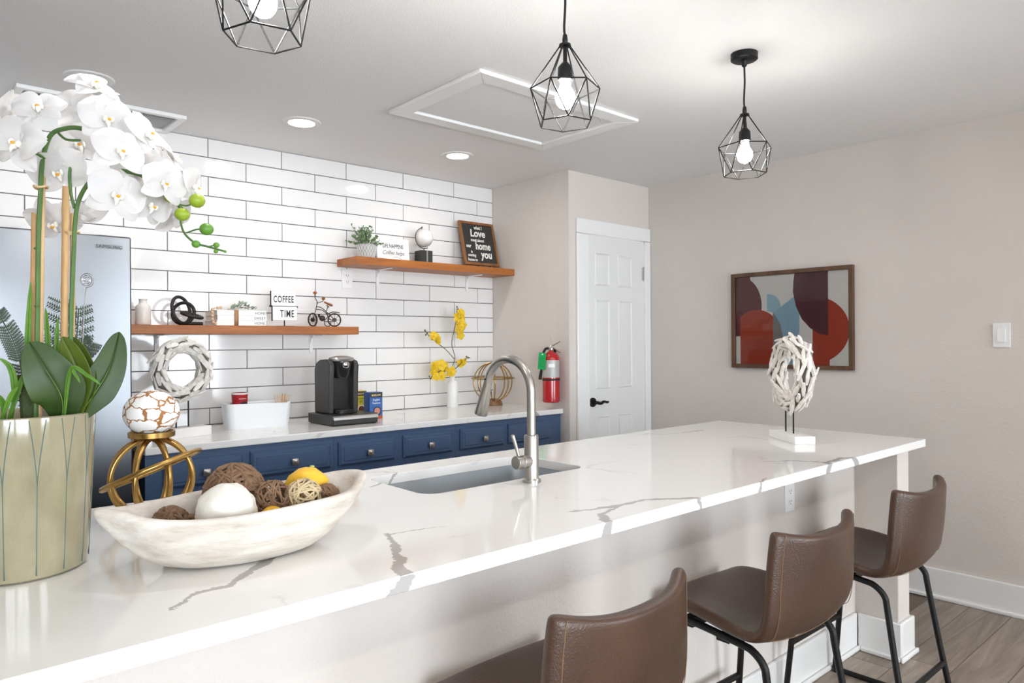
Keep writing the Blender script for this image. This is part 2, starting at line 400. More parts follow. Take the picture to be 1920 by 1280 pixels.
# ------------------------------------------------------------------ door
d1 = struct('door_1', MB().box(3.474, 4.056, YD - .005, YD + .03, .008, 2.045), DOORW, 'white six panel door with black lever handle')
def door_panel(x0, x1, z0, z1):
    y = YD - .005
    p = MB()
    def ring(a, ya, b, yb):
        A = [(x0 + a, ya, z0 + a), (x1 - a, ya, z0 + a), (x1 - a, ya, z1 - a), (x0 + a, ya, z1 - a)]
        B = [(x0 + b, yb, z0 + b), (x1 - b, yb, z0 + b), (x1 - b, yb, z1 - b), (x0 + b, yb, z1 - b)]
        p.add(A + B, [(k, (k + 1) % 4, 4 + (k + 1) % 4, 4 + k) for k in range(4)])
    ring(0, y, .006, y - .007); ring(.006, y - .007, .014, y - .0015); ring(.014, y - .0015, .034, y - .006)
    p.add([(x0 + .034, y - .006, z0 + .034), (x1 - .034, y - .006, z0 + .034), (x1 - .034, y - .006, z1 - .034), (x0 + .034, y - .006, z1 - .034)], [(0, 1, 2, 3)])
    p.build('panel', DOORW, d1, smooth=20)
for x0, x1 in ((3.543, 3.685), (3.775, 3.922)):
    for z0, z1 in ((1.715, 1.93), (1.03, 1.62), (.26, .85)): door_panel(x0, x1, z0, z1)
h = sub_empty('lever_handle', d1, (3.508, YD - .005, .945))
MB().cyl((0, 0, 0), (0, -.012, 0), .031, 24).cyl((0, -.012, 0), (0, -.05, 0), .011, 12).build('rose', BLACKM, h, bevel=.003)
MB().tube(smooth_path([(0, -.045, 0), (.03, -.05, -.006), (.06, -.05, .004), (.09, -.05, -.002), (.105, -.05, .001)]), [.010] * 12 + [.008] * 9 + [.006] * 4, 10).build('lever', BLACKM, h)
for z in (1.82, .30):
    g = MB().cyl((4.058, YD - .012, z - .05), (4.058, YD - .012, z + .05), .007, 10).box(4.035, 4.08, YD - .008, YD - .004, z - .045, z + .045).build('hinge', mat('hinge_metal', '#c9c8c4', .4, .6), d1)
tr = struct('trim_1', MB().box(3.362, 3.474, YD - .02, YD, 0, 2.045), TRIM, 'white casing around the panel door', bevel=.005)
MB().box(4.056, XR - .002, YD - .02, YD, 0, 2.045).build('casing_side', TRIM, tr, bevel=.005)
MB().box(3.362, XR - .002, YD - .02, YD, 2.047, 2.142).build('casing_head', TRIM, tr, bevel=.005)

# ------------------------------------------------------------------ ceiling fittings
hx0, hx1, hy0, hy1 = 1.80, 2.805, 2.212, 2.895
hatch = thing('attic_hatch', 'white framed attic access panel in the ceiling', 'hatch', ((hx0 + hx1) / 2, (hy0 + hy1) / 2, H))
HX, HY, t = (hx1 - hx0) / 2, (hy1 - hy0) / 2, .085
for s in (-1, 1):
    for vs in ([(-HX, s * HY), (HX, s * HY), (HX - t, s * (HY - t)), (-HX + t, s * (HY - t))], [(s * HX, -HY), (s * HX, HY), (s * (HX - t), HY - t), (s * (HX - t), -HY + t)]):
        loft([[(x, y, 0) for x, y in vs], [(x, y, -.018) for x, y in vs]], True, True).build('trim_board', TRIM, hatch, bevel=.004)
box('panel', -HX + t + .004, HX - t - .004, -HY + t + .004, HY - t - .004, -.006, 0, CEIL, hatch)
box('gap', -HX + t - .002, HX - t + .002, -HY + t - .002, HY - t + .002, -.002, 0, INK, hatch)

dl_white = mat('downlight_trim', '#e9e7e4', .5)
for i, (x, y, lab) in enumerate(((.654, 3.345, 'round recessed downlight above the fridge beside the ceiling vent'), (1.574, 3.335, 'round recessed downlight between the vent and the attic hatch'), (2.545, 3.34, 'round recessed downlight above the upper wooden shelf'),
        *((x, y, 'added unseen fill downlight behind the camera') for x in (-1.2, 1.2, 3.0) for y in (-.6, -2.2)))):  # the rear ones are added out of view to lift the room's brightness
    d = thing('downlight', lab, 'ceiling light', (x, y, H), 0, 'recessed downlights over the back counter' if i < 3 else 'added unseen fill downlights behind the camera')
    MB().lathe([(.062, -.002), (.064, -.007), (.09, -.005), (.094, 0)], 40, cap=False).build('trim_ring', dl_white, d)
    MB().lathe([(.0, -.003), (.03, -.0035), (.0625, -.003)], 40, cap=False).build('lens', emit_mat('downlight_glow' if i < 3 else 'rear_fill_glow', (1, .98, .95, 1), DOWN if i < 3 else REAR_FILL), d)

v = thing('ceiling_vent', 'white rectangular two-section ceiling vent behind the orchid', 'vent', (.775, 3.765, H))
for nm, a in (('frame', (-.34, .34, -.165, -.135)), ('frame', (-.34, .34, .125, .155)), ('frame', (-.34, -.31, -.135, .125)), ('frame', (.31, .34, -.135, .125)), ('mullion', (-.015, .015, -.135, .125))):
    box(nm, a[0], a[1], a[2], a[3], -.018, 0, WHITEP, v, bevel=.003)
sl = MB().box(-.145, .145, -.011, 0, 0, .001).mesh('slat', mat('vent_slat', '#efeeec', .5), 0)
for cx in (-.1625, .1625):
    for k in range(22):
        o = place('slat', sl, v); o.location = (cx, -.130 + k * .0117 + .008, -.004); o.rotation_euler = (R(16), 0, 0)
box('duct', -.31, .31, -.135, .125, -.0012, 0, mat('vent_dark', '#c4c2c0', .8), v)

# pendants
def pendant(x, label):
    p = thing('pendant_lamp', label, 'pendant lamp', (x, 1.449, H), 0, 'black wire cage pendants over the island')
    MB().lathe([(.0, 0), (.05, 0), (.05, -.022), (.045, -.026), (.012, -.027), (.010, -.045), (.006, -.05), (0, -.05)], 32, cap=False).build('canopy', BLACKM, p)
    zc = -.236     # cap at z 2.204
    MB().tube(smooth_path([(0, 0, -.045), (.002, 0, -.11), (-.002, .001, -.18), (0, 0, zc + .03)]), .0036, 8).build('cord', BLACKM, p)
    MB().lathe([(0, .034), (.006, .034), (.008, .022), (.008, .012), (.006, .008), (.017, .006), (.018, 0), (.006, -.002), (.006, -.045), (.010, -.048), (.021, -.062), (.022, -.09), (.0215, -.098), (0, -.098)], 24, (0, 0, zc), cap=False).build('socket', BLACKM, p)
    zt, zb = zc - .122, zc - .225
    A = [(.101 * math.cos(2 * PI * k / 6 + .35), .101 * math.sin(2 * PI * k / 6 + .35), zt) for k in range(6)]
    B = [(.078 * math.cos(2 * PI * (k + .5) / 6 + .35), .078 * math.sin(2 * PI * (k + .5) / 6 + .35), zb) for k in range(6)]
    mb = MB(); rr = .0021
    for k in range(6):
        top = (.014 * math.cos(2 * PI * k / 6 + .35), .014 * math.sin(2 * PI * k / 6 + .35), zc + .002)
        for a, b in ((top, A[k]), (A[k], B[k]), (A[k], B[k - 1]), (A[k], A[(k + 1) % 6]), (B[k], B[(k + 1) % 6])): mb.cyl(a, b, rr, 6)
    mb.build('wire_cage', BLACKM, p)
    MB().ell((0, 0, zc - .150), .029, .029, .032, 24, 14).lathe([(.014, -.095), (.016, -.118), (.024, -.132)], 20, (0, 0, zc), cap=False).build('bulb', emit_mat('bulb_glow', (1, .98, .96, 1), BULB), p)
pendant(.60, 'wire cage pendant lamp nearest the white orchid')
pendant(1.498, 'wire cage pendant lamp hanging in front of the attic hatch')
pendant(2.479, 'wire cage pendant lamp above the driftwood wreath end of the island')

# ------------------------------------------------------------------ kitchen island
IY0, IY1, IX1, IX0 = 1.13, 2.15, 3.40, -1.2
SX0, SX1, SY0, SY1 = 1.16, 1.825, 1.672, 2.02
VEINS = [([(.856, 1.40), (.828, 1.317), (.783, 1.229), (.748, 1.178), (.735, 1.13), (.715, 1.095)], .006, .018),
         ([(.858, 1.387), (.923, 1.382), (.999, 1.363)], .005, .001),
         ([(1.30, 1.262), (1.341, 1.255), (1.451, 1.225)], .001, .012), ([(1.451, 1.225), (1.556, 1.222), (1.679, 1.144), (1.70, 1.09)], .009, .008),
         ([(1.441, 1.217), (1.345, 1.185), (1.314, 1.145), (1.30, 1.09)], .006, .016),
         ([(.36, 1.24), (.406, 1.29), (.469, 1.30), (.56, 1.375), (.60, 1.42)], .004, .014),
         ([(2.346, 1.313), (2.449, 1.263), (2.507, 1.155), (2.644, 1.158), (2.70, 1.10)], .002, .016), ([(2.50, 1.155), (2.46, 1.09)], .012, .02),
         ([(2.627, 2.046), (2.794, 1.989), (2.985, 1.971)], .001, .006),
         ([(1.18, 2.115), (1.265, 2.085), (1.285, 2.03), (1.22, 1.95), (1.10, 1.88)], .002, .006),
         ([(2.0, 1.09), (2.02, 1.13), (2.10, 1.16)], .010, .001)]
QISL = quartz('island_quartz', VEINS)
bm = bmesh.new()
def ring_v(pts, z): return [bm.verts.new((x, y, z)) for x, y in pts]
outer = rrect(IX0, IX1, IY0, IY1, .006, 2); inner = rrect(SX0, SX1, SY0, SY1, .055, 8)
zt, zb = .914, .882
loops = {}
for z in (zt, zb):
    a = ring_v(outer, z); b = ring_v(inner, z); loops[z] = (a, b)
    es = [bm.edges.new((q[i], q[(i + 1) % len(q)])) for q in (a, b) for i in range(len(q))]
    bmesh.ops.triangle_fill(bm, use_beauty=True, use_dissolve=False, edges=es)
for q0, q1 in zip(loops[zt], loops[zb]):
    for i in range(len(q0)): bm.faces.new((q0[i], q0[(i + 1) % len(q0)], q1[(i + 1) % len(q0)], q1[i]))
bmesh.ops.recalc_face_normals(bm, faces=bm.faces)
me = bpy.data.meshes.new('island_worktop'); bm.to_mesh(me); bm.free(); me.materials.append(QISL)
isl = place('island_worktop', me, bevel=.003)
tag(isl, 'long white quartz island worktop with grey veins and a sink cut-out', 'worktop')

base = thing('kitchen_island', 'greige textured island base wall with white baseboard', 'island', (0, 0, 0))
BY = 1.35
box('front_wall', IX0 + .05, 3.199, BY, BY + .1, 0, .882, WALL, base)
box('end_panel', 3.199, 3.32, 1.172, 2.12, 0, .882, WALL, base, bevel=.004)
box('back_panel', IX0 + .05, 3.199, 2.06, 2.10, .09, .882, NAVY, base)
def bb(x0, x1, y0, y1, sx0, sx1, sy0, sy1):
    q = MB().box(x0, x1, y0, y1, 0, .158).build('baseboard', TRIM, base, bevel=.005)
    MB().box(sx0, sx1, sy0, sy1, 0, .021).build('shoe_moulding', TRIM, q, bevel=.007, seg=3)
bb(IX0 + .05, 3.183, BY - .016, BY, IX0 + .05, 3.183, BY - .03, BY - .016)
bb(3.183, 3.199, 1.156, BY - .016, 3.170, 3.183, 1.156, BY - .03)
bb(3.199, 3.336, 1.156, 1.172, 3.170, 3.349, 1.143, 1.156)
bb(3.32, 3.336, 1.172, 2.12, 3.336, 3.349, 1.156, 2.12)

def outlet(name, label, loc, rotz, group='power outlets'):
    o = thing(name, label, 'outlet', loc, rotz)
    MB().box(-.036, .036, -.006, 0, -.058, .058).build('cover_plate', WHITEP, o, bevel=.002)
    for s in (-1, 1):
        f = loft([[(x, -.0075, z + s * .0195) for x, z in rrect(-.0165, .0165, -.0135, .0135, .006, 3)], [(x, -.006, z + s * .0195) for x, z in rrect(-.0165, .0165, -.0135, .0135, .006, 3)]], True, True).build('socket', WHITEP, o)
        MB().box(-.0075, -.0055, -.0079, -.0075, s * .0195 - .002, s * .0195 + .006).box(.0055, .0075, -.0079, -.0075, s * .0195 - .002, s * .0195 + .006).cyl((0, -.0075, s * .0195 - .008), (0, -.0079, s * .0195 - .008), .0022, 8).build('slots', INK, f)
outlet('power_outlet', 'white power outlet on the island wall under the worktop edge', (2.612, BY, .748), 0)
outlet('power_outlet', 'white power outlet on the tiles under the upper shelf', (2.138, YB - .0015, 1.735), 0)

# sink
sk = thing('kitchen_sink', 'stainless steel undermount sink in the island', 'sink', ((SX0 + SX1) / 2, (SY0 + SY1) / 2, .882))
hw, hd = (SX1 - SX0) / 2 + .004, (SY1 - SY0) / 2 + .004
def rr3(g, r, z): return [(x, y, z) for x, y in rrect(-hw + g, hw - g, -hd + g, hd - g, r, 8)]
loft([rr3(-.025, .06, -.0005), rr3(0, .055, -.0005), rr3(.0, .055, -.008), rr3(.006, .05, -.17), rr3(.03, .04, -.195), rr3(.10, .03, -.2)], False, True).build('basin', SINKST, sk)
MB().lathe([(.0, .002), (.02, .001), (.04, .003), (.044, .0)], 24, (0, 0, -.2), cap=False).build('drain', CHROME, sk)

# faucet
fa = thing('kitchen_faucet', 'brushed nickel gooseneck faucet with pull-down spray head', 'faucet', (1.508, 1.613, .914))
MB().lathe([(0, 0), (.029, 0), (.029, .008), (.024, .012), (.0225, .013)], 32, cap=False).build('base_flange', NICKEL, fa)
MB().lathe([(.0225, .012), (.0225, .142), (.021, .145), (.0150, .146)], 32, cap=False).build('body', NICKEL, fa)
rA = .106; zc = .272
pts = [(0, 0, .14), (0, 0, .2), (0, 0, zc)] + [(0, rA - rA * math.cos(R(a)), zc + rA * math.sin(R(a))) for a in range(8, 165, 6)]
MB().tube(pts, .0138, 20).build('spout', NICKEL, fa)
e = Vector(pts[-1]); dirv = (e - Vector(pts[-2])).normalized()
p1 = e + dirv * .002; p2 = e + dirv * .012; p3 = e + dirv * .112
MB().tube([e, p1], [.0132, .0132], 20).tube([p1, p2, p3, p3 + dirv * .004], [.0142, .0148, .0235, .0225], 24).build('spray_head', NICKEL, fa)
MB().cyl(p3 + dirv * .0042, p3 + dirv * .0052, .018, 20).build('spray_face', BLACKM, fa)
b = p1 + Vector((-.0155, 0, -.0)) + dirv * -.012
MB().ell(b, .002, .003, .003, 8, 6).build('button', BLACKM, fa)
hb = MB().cyl((-.012, 0, .066), (-.040, 0, .066), .0205, 28).cyl((-.0405, 0, .066), (-.066, 0, .066), .0205, 28).build('handle_hub', NICKEL, fa, bevel=.0015)
MB().tube([(-.052, 0, .080), (-.062, .004, .12), (-.070, .008, .148), (-.0705, .008, .151)], [.0046, .0056, .0066, .004], 12).build('handle', NICKEL, hb)

# ------------------------------------------------------------------ back counter
QB = quartz('counter_quartz', [([(2.95, 3.50), (3.1, 3.42), (3.2, 3.44)], .001, .004), ([(3.02, 3.225), (3.07, 3.20)], .014, .014), ([(1.3, 3.24), (1.55, 3.4), (1.8, 3.38)], .001, .003)], .5)
ct = MB().box(.825, 3.298, 3.225, YB - .002, .882, .914).build('counter_worktop', QB, bevel=.004)
tag(ct, 'white quartz back counter top along the tiled wall', 'worktop')
CY = 3.25
def front(name, par, x0, x1, z0, z1):
    o = MB()
    y0, yb = CY - .021, CY - .0005
    o.box(x0, x1, CY - .010, CY - .0005, z0, z1).frame_y(x0, x1, z0, z1, y0, CY - .010, .011)
    ob = o.build(name, NAVY, par, smooth=20)
    p = MB().frame_y(x0 + .022, x1 - .022, z0 + .022, z1 - .022, y0 - .003, y0 + .001, .004).build('raised_field', NAVY, ob, smooth=20)
    return ob
knob_me = {}
def knob(par, x, z):
    o = loft([[(a, 0, b) for a, b in rrect(-.006, .006, -.006, .006, .003, 3)], [(a, -.014, b) for a, b in rrect(-.006, .006, -.006, .006, .003, 3)], [(a, -.016, b) for a, b in rrect(-.015, .015, -.015, .015, .005, 3)], [(a, -.024, b) for a, b in rrect(-.016, .016, -.016, .016, .005, 3)], [(a, -.027, b) for a, b in rrect(-.013, .013, -.013, .013, .005, 3)]], True, True)
    o.build('knob', mat('knob_pewter', '#b9b1a7', .32, .9), par, loc=(x, CY - .024, z))
units = [('wide navy base cabinet beside the fridge', .83, 1.692, [(.90, 1.235), (1.271, 1.671)]),
         ('navy base cabinet under the coffee maker', 1.692, 2.447, [(1.714, 2.04), (2.093, 2.419)]),
         ('navy base cabinet beside the fire extinguisher wall', 2.447, 3.296, [(2.476, 2.801), (2.84, 3.182)])]
for lab, x0, x1, ds in units:
    c = thing('base_cabinet', lab, 'cabinet', (0, 0, 0), 0, 'navy base cabinets under the back counter')
    box('carcass', x0 + .0005, x1 - .0005, CY, YB - .01, .10, .8815, NAVY, c)
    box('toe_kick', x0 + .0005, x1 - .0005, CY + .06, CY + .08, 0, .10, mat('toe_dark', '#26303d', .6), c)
    for a, b in ds:
        dr = front('drawer', c, a, b, .73, .85); knob(dr, (a + b) / 2, .786)
        do = front('door', c, a, b, .125, .695); knob(do, b - .04, .63)

# ------------------------------------------------------------------ fridge
fx0, fx1, fy = -.14, .772, 3.20
fr = thing('refrigerator', 'stainless steel french-door refrigerator', 'refrigerator', (0, 0, 0))
box('cabinet', fx0 + .005, fx1 - .003, fy + .06, YB - .03, .02, 1.76, mat('fridge_side', '#6d6e70', .45, .5), fr, bevel=.005)
def fdoor(x0, x1, z0, z1, nm='door'):
    rows = []; nx, nz = 16, 20
    for j in range(nz + 1):
        row = []
        for i in range(nx + 1):
            u, w = i / nx, j / nz; x = x0 + (x1 - x0) * u; z = z0 + (z1 - z0) * w
            e = min(u, 1 - u) * (x1 - x0); ez = min(w, 1 - w) * (z1 - z0)
            y = fy - .012 * (1 - (2 * u - 1) ** 2) * .5 - .004 * math.sin(3 * w * PI) * .35
            row.append((x, y, z))
        rows.append(row)
    mb = MB().grid(rows); n = nx + 1
    # closed body behind the bowed skin
    back = [[(p[0], fy + .055, p[2]) for p in r] for r in rows]
    mb.grid([[*r] for r in back])
    for edge_f, edge_b in ((rows[0], back[0]), (rows[-1], back[-1]), ([r[0] for r in rows], [r[0] for r in back]), ([r[-1] for r in rows], [r[-1] for r in back])):
        mb.grid([list(edge_f), list(edge_b)])
    return mb.build(nm, STEEL, fr, bevel=.006, smooth=50)
fdoor(fx0, .314, .70, 1.78); rd = fdoor(.32, fx1, .70, 1.78)
fdoor(fx0, fx1, .38, .692, 'freezer_drawer'); fdoor(fx0, fx1, .05, .372, 'freezer_drawer')
text('maker_name', 'SAMSUNG', .021, mat('logo_grey', '#505155', .4, .3), rd, (.643, fy - .0118, 1.727), sx=.92, extrude=.0006, space=1.12, rot=(PI / 2, 0, R(1.5)))

# ------------------------------------------------------------------ shelves
def bracket(par, x, y, z):
    MB().box(x - .011, x + .011, y - .006, y, z - .105, z).box(x - .011, x + .011, y - .165, y - .006, z - .006, z).build('bracket', WHITEP, par, bevel=.003)
    MB().tube(smooth_path([(x, y - .006, z - .045), (x, y - .012, z - .018), (x, y - .04, z - .008)]), .006, 8).build('bracket_web', WHITEP, par)
s1 = thing('wall_shelf', 'long orange-brown wooden wall shelf next to the fridge', 'shelf', (0, 0, 0))
box('board', .80, 2.083, 3.685, YB - .002, 1.394, 1.438, SHELFW, s1, bevel=.002)
bracket(s1, 1.90, YB - .002, 1.394); bracket(s1, 1.06, YB - .002, 1.394)
s2 = thing('wall_shelf', 'orange-brown wooden wall shelf running into the corner', 'shelf', (0, 0, 0))
box('board', 2.072, XS - .002, 3.69, YB - .002, 1.803, 1.848, SHELFW, s2, bevel=.002)
bracket(s2, 2.35, YB - .002, 1.803); bracket(s2, 3.06, YB - .002, 1.803)

# ------------------------------------------------------------------ bar stools
def stool(loc, label, rotz=0):
    s = thing('bar_stool', label, 'bar stool', loc, rotz, 'brown leather stools at the island')
    prof = [(.235, .560), (.225, .577), (.15, .574), (.05, .560), (-.05, .541), (-.125, .541), (-.180, .582), (-.203, .66), (-.214, .75), (-.219, .822), (-.220, .845)]
    wid = [.195, .207, .218, .224, .228, .231, .232, .229, .222, .213, .208]
    n = 12; rows = []
    for i, ((y, z), w) in enumerate(zip(prof, wid)):
        t = i / (len(prof) - 1); bk = max(0, min(1, (i - 4.5) / 3)); row = []
        for j in range(n + 1):
            u = -1 + 2 * j / n; c = abs(u) ** 2.4
            yy = y + bk * .060 * c + (0 if i > 1 else -.02 * c)
            zz = z + (1 - bk) * (.030 * c * min(1, i / 3)) - (.014 * (1 - c) if i == len(prof) - 1 else 0) + (.012 * c if i >= len(prof) - 2 else 0) - (.012 * c if i == 0 else 0)
            row.append((u * w * (1 - .015 * c * bk), yy, zz))
        rows.append(row)
    sh = MB().grid(rows).build('seat_shell', LEATHER, s, solid=.034, sub=2, smooth=180)
    def skin(i, u, d):
        """point on the outer skin of the shell, d from its middle surface"""
        j = max(0.0, min(n - .001, (u + 1) / 2 * n)); j0 = int(j); f = j - j0; i0 = max(0, min(len(rows) - 2, int(i))); g = i - i0
        A, B = Vector(rows[i0][j0]).lerp(Vector(rows[i0][j0 + 1]), f), Vector(rows[i0 + 1][j0]).lerp(Vector(rows[i0 + 1][j0 + 1]), f)
        nr = (Vector(rows[i0][j0 + 1]) - Vector(rows[i0][j0])).cross(B - A).normalized()
        if nr.z > 0 or (abs(nr.z) < .5 and nr.y > 0): nr = -nr
        if abs(nr.z) < .75 and nr.y > 0: nr = -nr
        return A.lerp(B, g) + nr * d
    MB().tube(smooth_path([skin(5.5, -.78 + 1.56 * k / 18, .0160) for k in range(19)], 3), .0012, 5).build('stitching', STITCH, sh)
    for sg in (-1, 1): MB().tube(smooth_path([skin(5.6 + 4.1 * k / 12, sg * .86, .0160) for k in range(13)], 3), .0010, 5).build('stitching', STITCH, sh)
    r = .0105
    for sg in (-1, 1):
        x = sg * .185; xt = sg * .205
        def P(pp): return smooth_path(pp, 5)
        # the tube: runner on the floor, front leg, rail under the seat, back leg
        front_ = P([(xt, .19, .0115), (xt, .214, .0135), (xt, .214, .04), (sg * .196, .19, .28), (x, .172, .46), (x, .165, .520), (x, .140, .541)])
        rail = P([(x, .140, .541), (x, .05, .535), (x, -.06, .524), (x, -.095, .516), (x, -.126, .488), (x, -.136, .44), (sg * .196, -.168, .25), (xt, -.207, .04), (xt, -.209, .0135), (xt, -.185, .0115)])
        run = [(xt, -.185, .0115), (xt, .19, .0115)]
        MB().tube(front_, r, 10).build('leg', BLACKM, s); MB().tube(rail, r, 10).build('leg', BLACKM, s); MB().tube(run, r, 10).build('floor_runner', BLACKM, s)
        for yy in (-.2, .2): MB().box(xt - .013, xt + .013, yy - .02, yy + .02, .0, .012).build('rubber_foot', INK, s, bevel=.003)
    MB().cyl((-.198, .197, .235), (.198, .197, .235), r, 10).build('footrest', BLACKM, s)
    MB().cyl((-.199, -.183, .17), (.199, -.183, .17), r, 10).build('crossbar', BLACKM, s)
    MB().box(-.185, .185, -.02, .02, .512, .530).box(-.185, .185, .10, .13, .520, .548).build('seat_support', BLACKM, s)
stool((1.108, 1.092, 0), 'brown leather bar stool cut off by the bottom of the photo', R(1))
stool((1.932, 1.092, 0), 'middle brown leather bar stool between the other two', R(-2))
stool((2.700, 1.092, 0), 'brown leather bar stool nearest the island end panel', R(0))

# ------------------------------------------------------------------ framed print and light switch on the right wall
art = thing('framed_print', 'framed abstract print of maroon, red and pale blue shapes', 'picture', (XR, 2.113, 1.471), R(-90))
AW, AH, FW = .382, .298, .024
for nm, a in (('frame_rail', (-AW, AW, AH - FW, AH)), ('frame_rail', (-AW, AW, -AH, -AH + FW)), ('frame_stile', (-AW, -AW + FW, -AH + FW, AH - FW)), ('frame_stile', (AW - FW, AW, -AH + FW, AH - FW))):
    box(nm, a[0], a[1], -.030, 0, a[2], a[3], FRAMEW, art, bevel=.002)
pw, ph = AW - FW, AH - FW
pr = box('print', -pw, pw, -.012, -.006, -ph, ph, mat('print_paper', '#f6f4f0', .8), art)
def shape(nm, pts, col, lift):
    y = -.012 - lift * .0004
    P = [(-pw + 2 * pw * u, y, ph - 2 * ph * w) for u, w in pts]; Q = [(a, b + .0004, c) for a, b, c in P]
    loft([P, Q], True, True).build(nm, mat('print_' + col, col, .75), pr, smooth=0)
def arcp(cx, cy, rx, ry, a0, a1, n=20): return [(cx + rx * math.cos(R(a0 + (a1 - a0) * k / n)), cy - ry * math.sin(R(a0 + (a1 - a0) * k / n))) for k in range(n + 1)]
shape('maroon_shape', [(0, 0)] + [(.14, 0)] + arcp(.05, .34, .20, .34, 62, -90, 18) + [(0, .68)], '#6b3036', 1)
shape('red_shape', [(.045, 1)] + [(.045, .66)] + [(.045, .40)] + arcp(.20, .72, .24, .34, 130, 0, 16) + [(.44, 1)], '#b5432a', 2)
shape('grey_blue_shape', [(.355, 1), (.355, .40), (.40, .46), (.44, .58), (.445, .72), (.445, 1)], '#8a8d8e', 3)
shape('pale_blue_shape', [(.30, .40), (.30, .21)] + arcp(.31, .36, .115, .15, 88, 0, 10) + [(.425, .44)], '#a9cfe0', 3)
shape('pale_blue_shape', [(.36, .42), (.59, .21), (.59, .62), (.575, .84), (.57, 1), (.50, 1), (.42, .55)], '#9cc4da', 4)
shape('red_shape', [(.70, 1), (.70, .30)] + arcp(.70, .62, .30, .36, 72, -62, 18) + [(.84, 1)], '#b5432a', 2)
shape('maroon_shape', [(.55, 0), (.83, 0), (.83, .68)] + [(.76, .665), (.68, .60), (.61, .50), (.56, .36), (.535, .20), (.54, .08)], '#5b2a33', 5)
MB().add([(-pw, -.018, -ph), (pw, -.018, -ph), (pw, -.018, ph), (-pw, -.018, ph)], [(0, 1, 2, 3)]).build('glazing', pane_mat('picture_glass', ior=1.45), art)

sw = thing('light_switch', 'white rocker light switch on the greige wall', 'light switch', (XR, 1.028, 1.364), R(-90))
box('cover_plate', -.037, .037, -.006, 0, -.06, .06, WHITEP, sw, bevel=.002)
MB().add([(-.0165, -.006, -.033), (.0165, -.006, -.033), (.0165, -.006, .033), (-.0165, -.006, .033), (-.0165, -.0125, -.033), (.0165, -.0125, -.033), (.0165, -.007, .033), (-.0165, -.007, .033)],
         [(4, 5, 6, 7), (0, 1, 5, 4), (1, 2, 6, 5), (2, 3, 7, 6), (3, 0, 4, 7), (0, 3, 2, 1)]).build('rocker', WHITEP, sw, smooth=0)
MB().cyl((0, -.006, .048), (0, -.0068, .048), .003, 10).cyl((0, -.006, -.048), (0, -.0068, -.048), .003, 10).build('screws', WHITEP, sw)

# ------------------------------------------------------------------ fire extinguisher
RED = mat('extinguisher_red', '#b3161c', .22, coat=.5)
fe = thing('fire_extinguisher', 'red fire extinguisher with green tag hung on the wall', 'fire extinguisher', (3.232, 3.268, .957), R(-62))
MB().lathe([(0, 0), (.05, 0), (.0555, .006), (.0555, .278), (.052, .296), (.036, .314), (.019, .322), (.017, .330), (0, .330)], 40, cap=False).build('cylinder', RED, fe)
lab_ = MB().lathe([(.0559, .16), (.0559, .27)], 40, cap=False); lab_.f = [f for f in lab_.f if all(math.cos(math.atan2(lab_.v[i][1], lab_.v[i][0]) + PI / 2) > -.05 for i in f)]
lab_o = lab_.build('label', mat('extinguisher_label', '#b9b6b2', .5, .3), fe)
lw = MB().lathe([(.0561, .225), (.0561, .247)], 60, cap=False); lw.f = [f for f in lw.f if all(abs(math.atan2(lw.v[i][1], lw.v[i][0]) + PI / 2 - .35) < .42 for i in f)]
lw.build('white_patch', mat('label_white', '#f2f0ee', .5), lab_o)
MB().lathe([(.0562, .140), (.0568, .142), (.0568, .150), (.0562, .152)], 40, cap=False).build('strap', INK, fe)
MB().lathe([(.015, .328), (.017, .334), (.017, .355), (.012, .362), (0, .362)], 16, cap=False).box(-.008, .008, -.02, .02, .338, .352).build('valve', CHROME, fe)
MB().tube(smooth_path([(-.006, .0, .358), (.02, 0, .366), (.05, 0, .382), (.062, 0, .388)]), [.006] * 6 + [.008] * 6 + [.007] * 7, 8, flat=.5).build('lever', CHROME, fe)
MB().tube(smooth_path([(-.004, .0, .350), (.02, 0, .346), (.05, 0, .328), (.066, 0, .320)]), .0055, 8).build('carry_handle', CHROME, fe)
MB().tube(smooth_path([(-.012, -.004, .345), (-.035, -.006, .34), (-.052, -.008, .30), (-.060, -.008, .22), (-.066, -.008, .19)]), .0085, 10).build('hose', INK, fe)
MB().tube([(-.066, -.008, .192), (-.0675, -.008, .18), (-.072, -.008, .145)], [.0085, .0095, .0115], 10).build('nozzle', INK, fe)
tg = MB().box(-.026, .026, -.0006, .0006, -.108, 0).build('inspection_tag', mat('tag_green', '#12a555', .55), fe, loc=(-.036, -.062, .318), rot=(R(4), R(7), R(-6)))
MB().cyl((0, -.001, -.01), (0, .001, -.01), .005, 10).build('tag_eyelet', WHITEP, tg)
for k in range(7): box('tag_line', -.018, .014 - (k % 3) * .005, -.0009, -.0006, -.034 - k * .009, -.0325 - k * .009, mat('tag_ink', '#0b6b38', .6), tg)
box('wall_bracket', -.015, .015, .055, .066, .02, .34, BLACKM, fe)
MB().tube([(.01, 0, .362), (.004, .0, .40), (-.006, 0, .425)], .0008, 5).build('pull_pin', mat('pin_wire', '#b59a80', .5), fe)

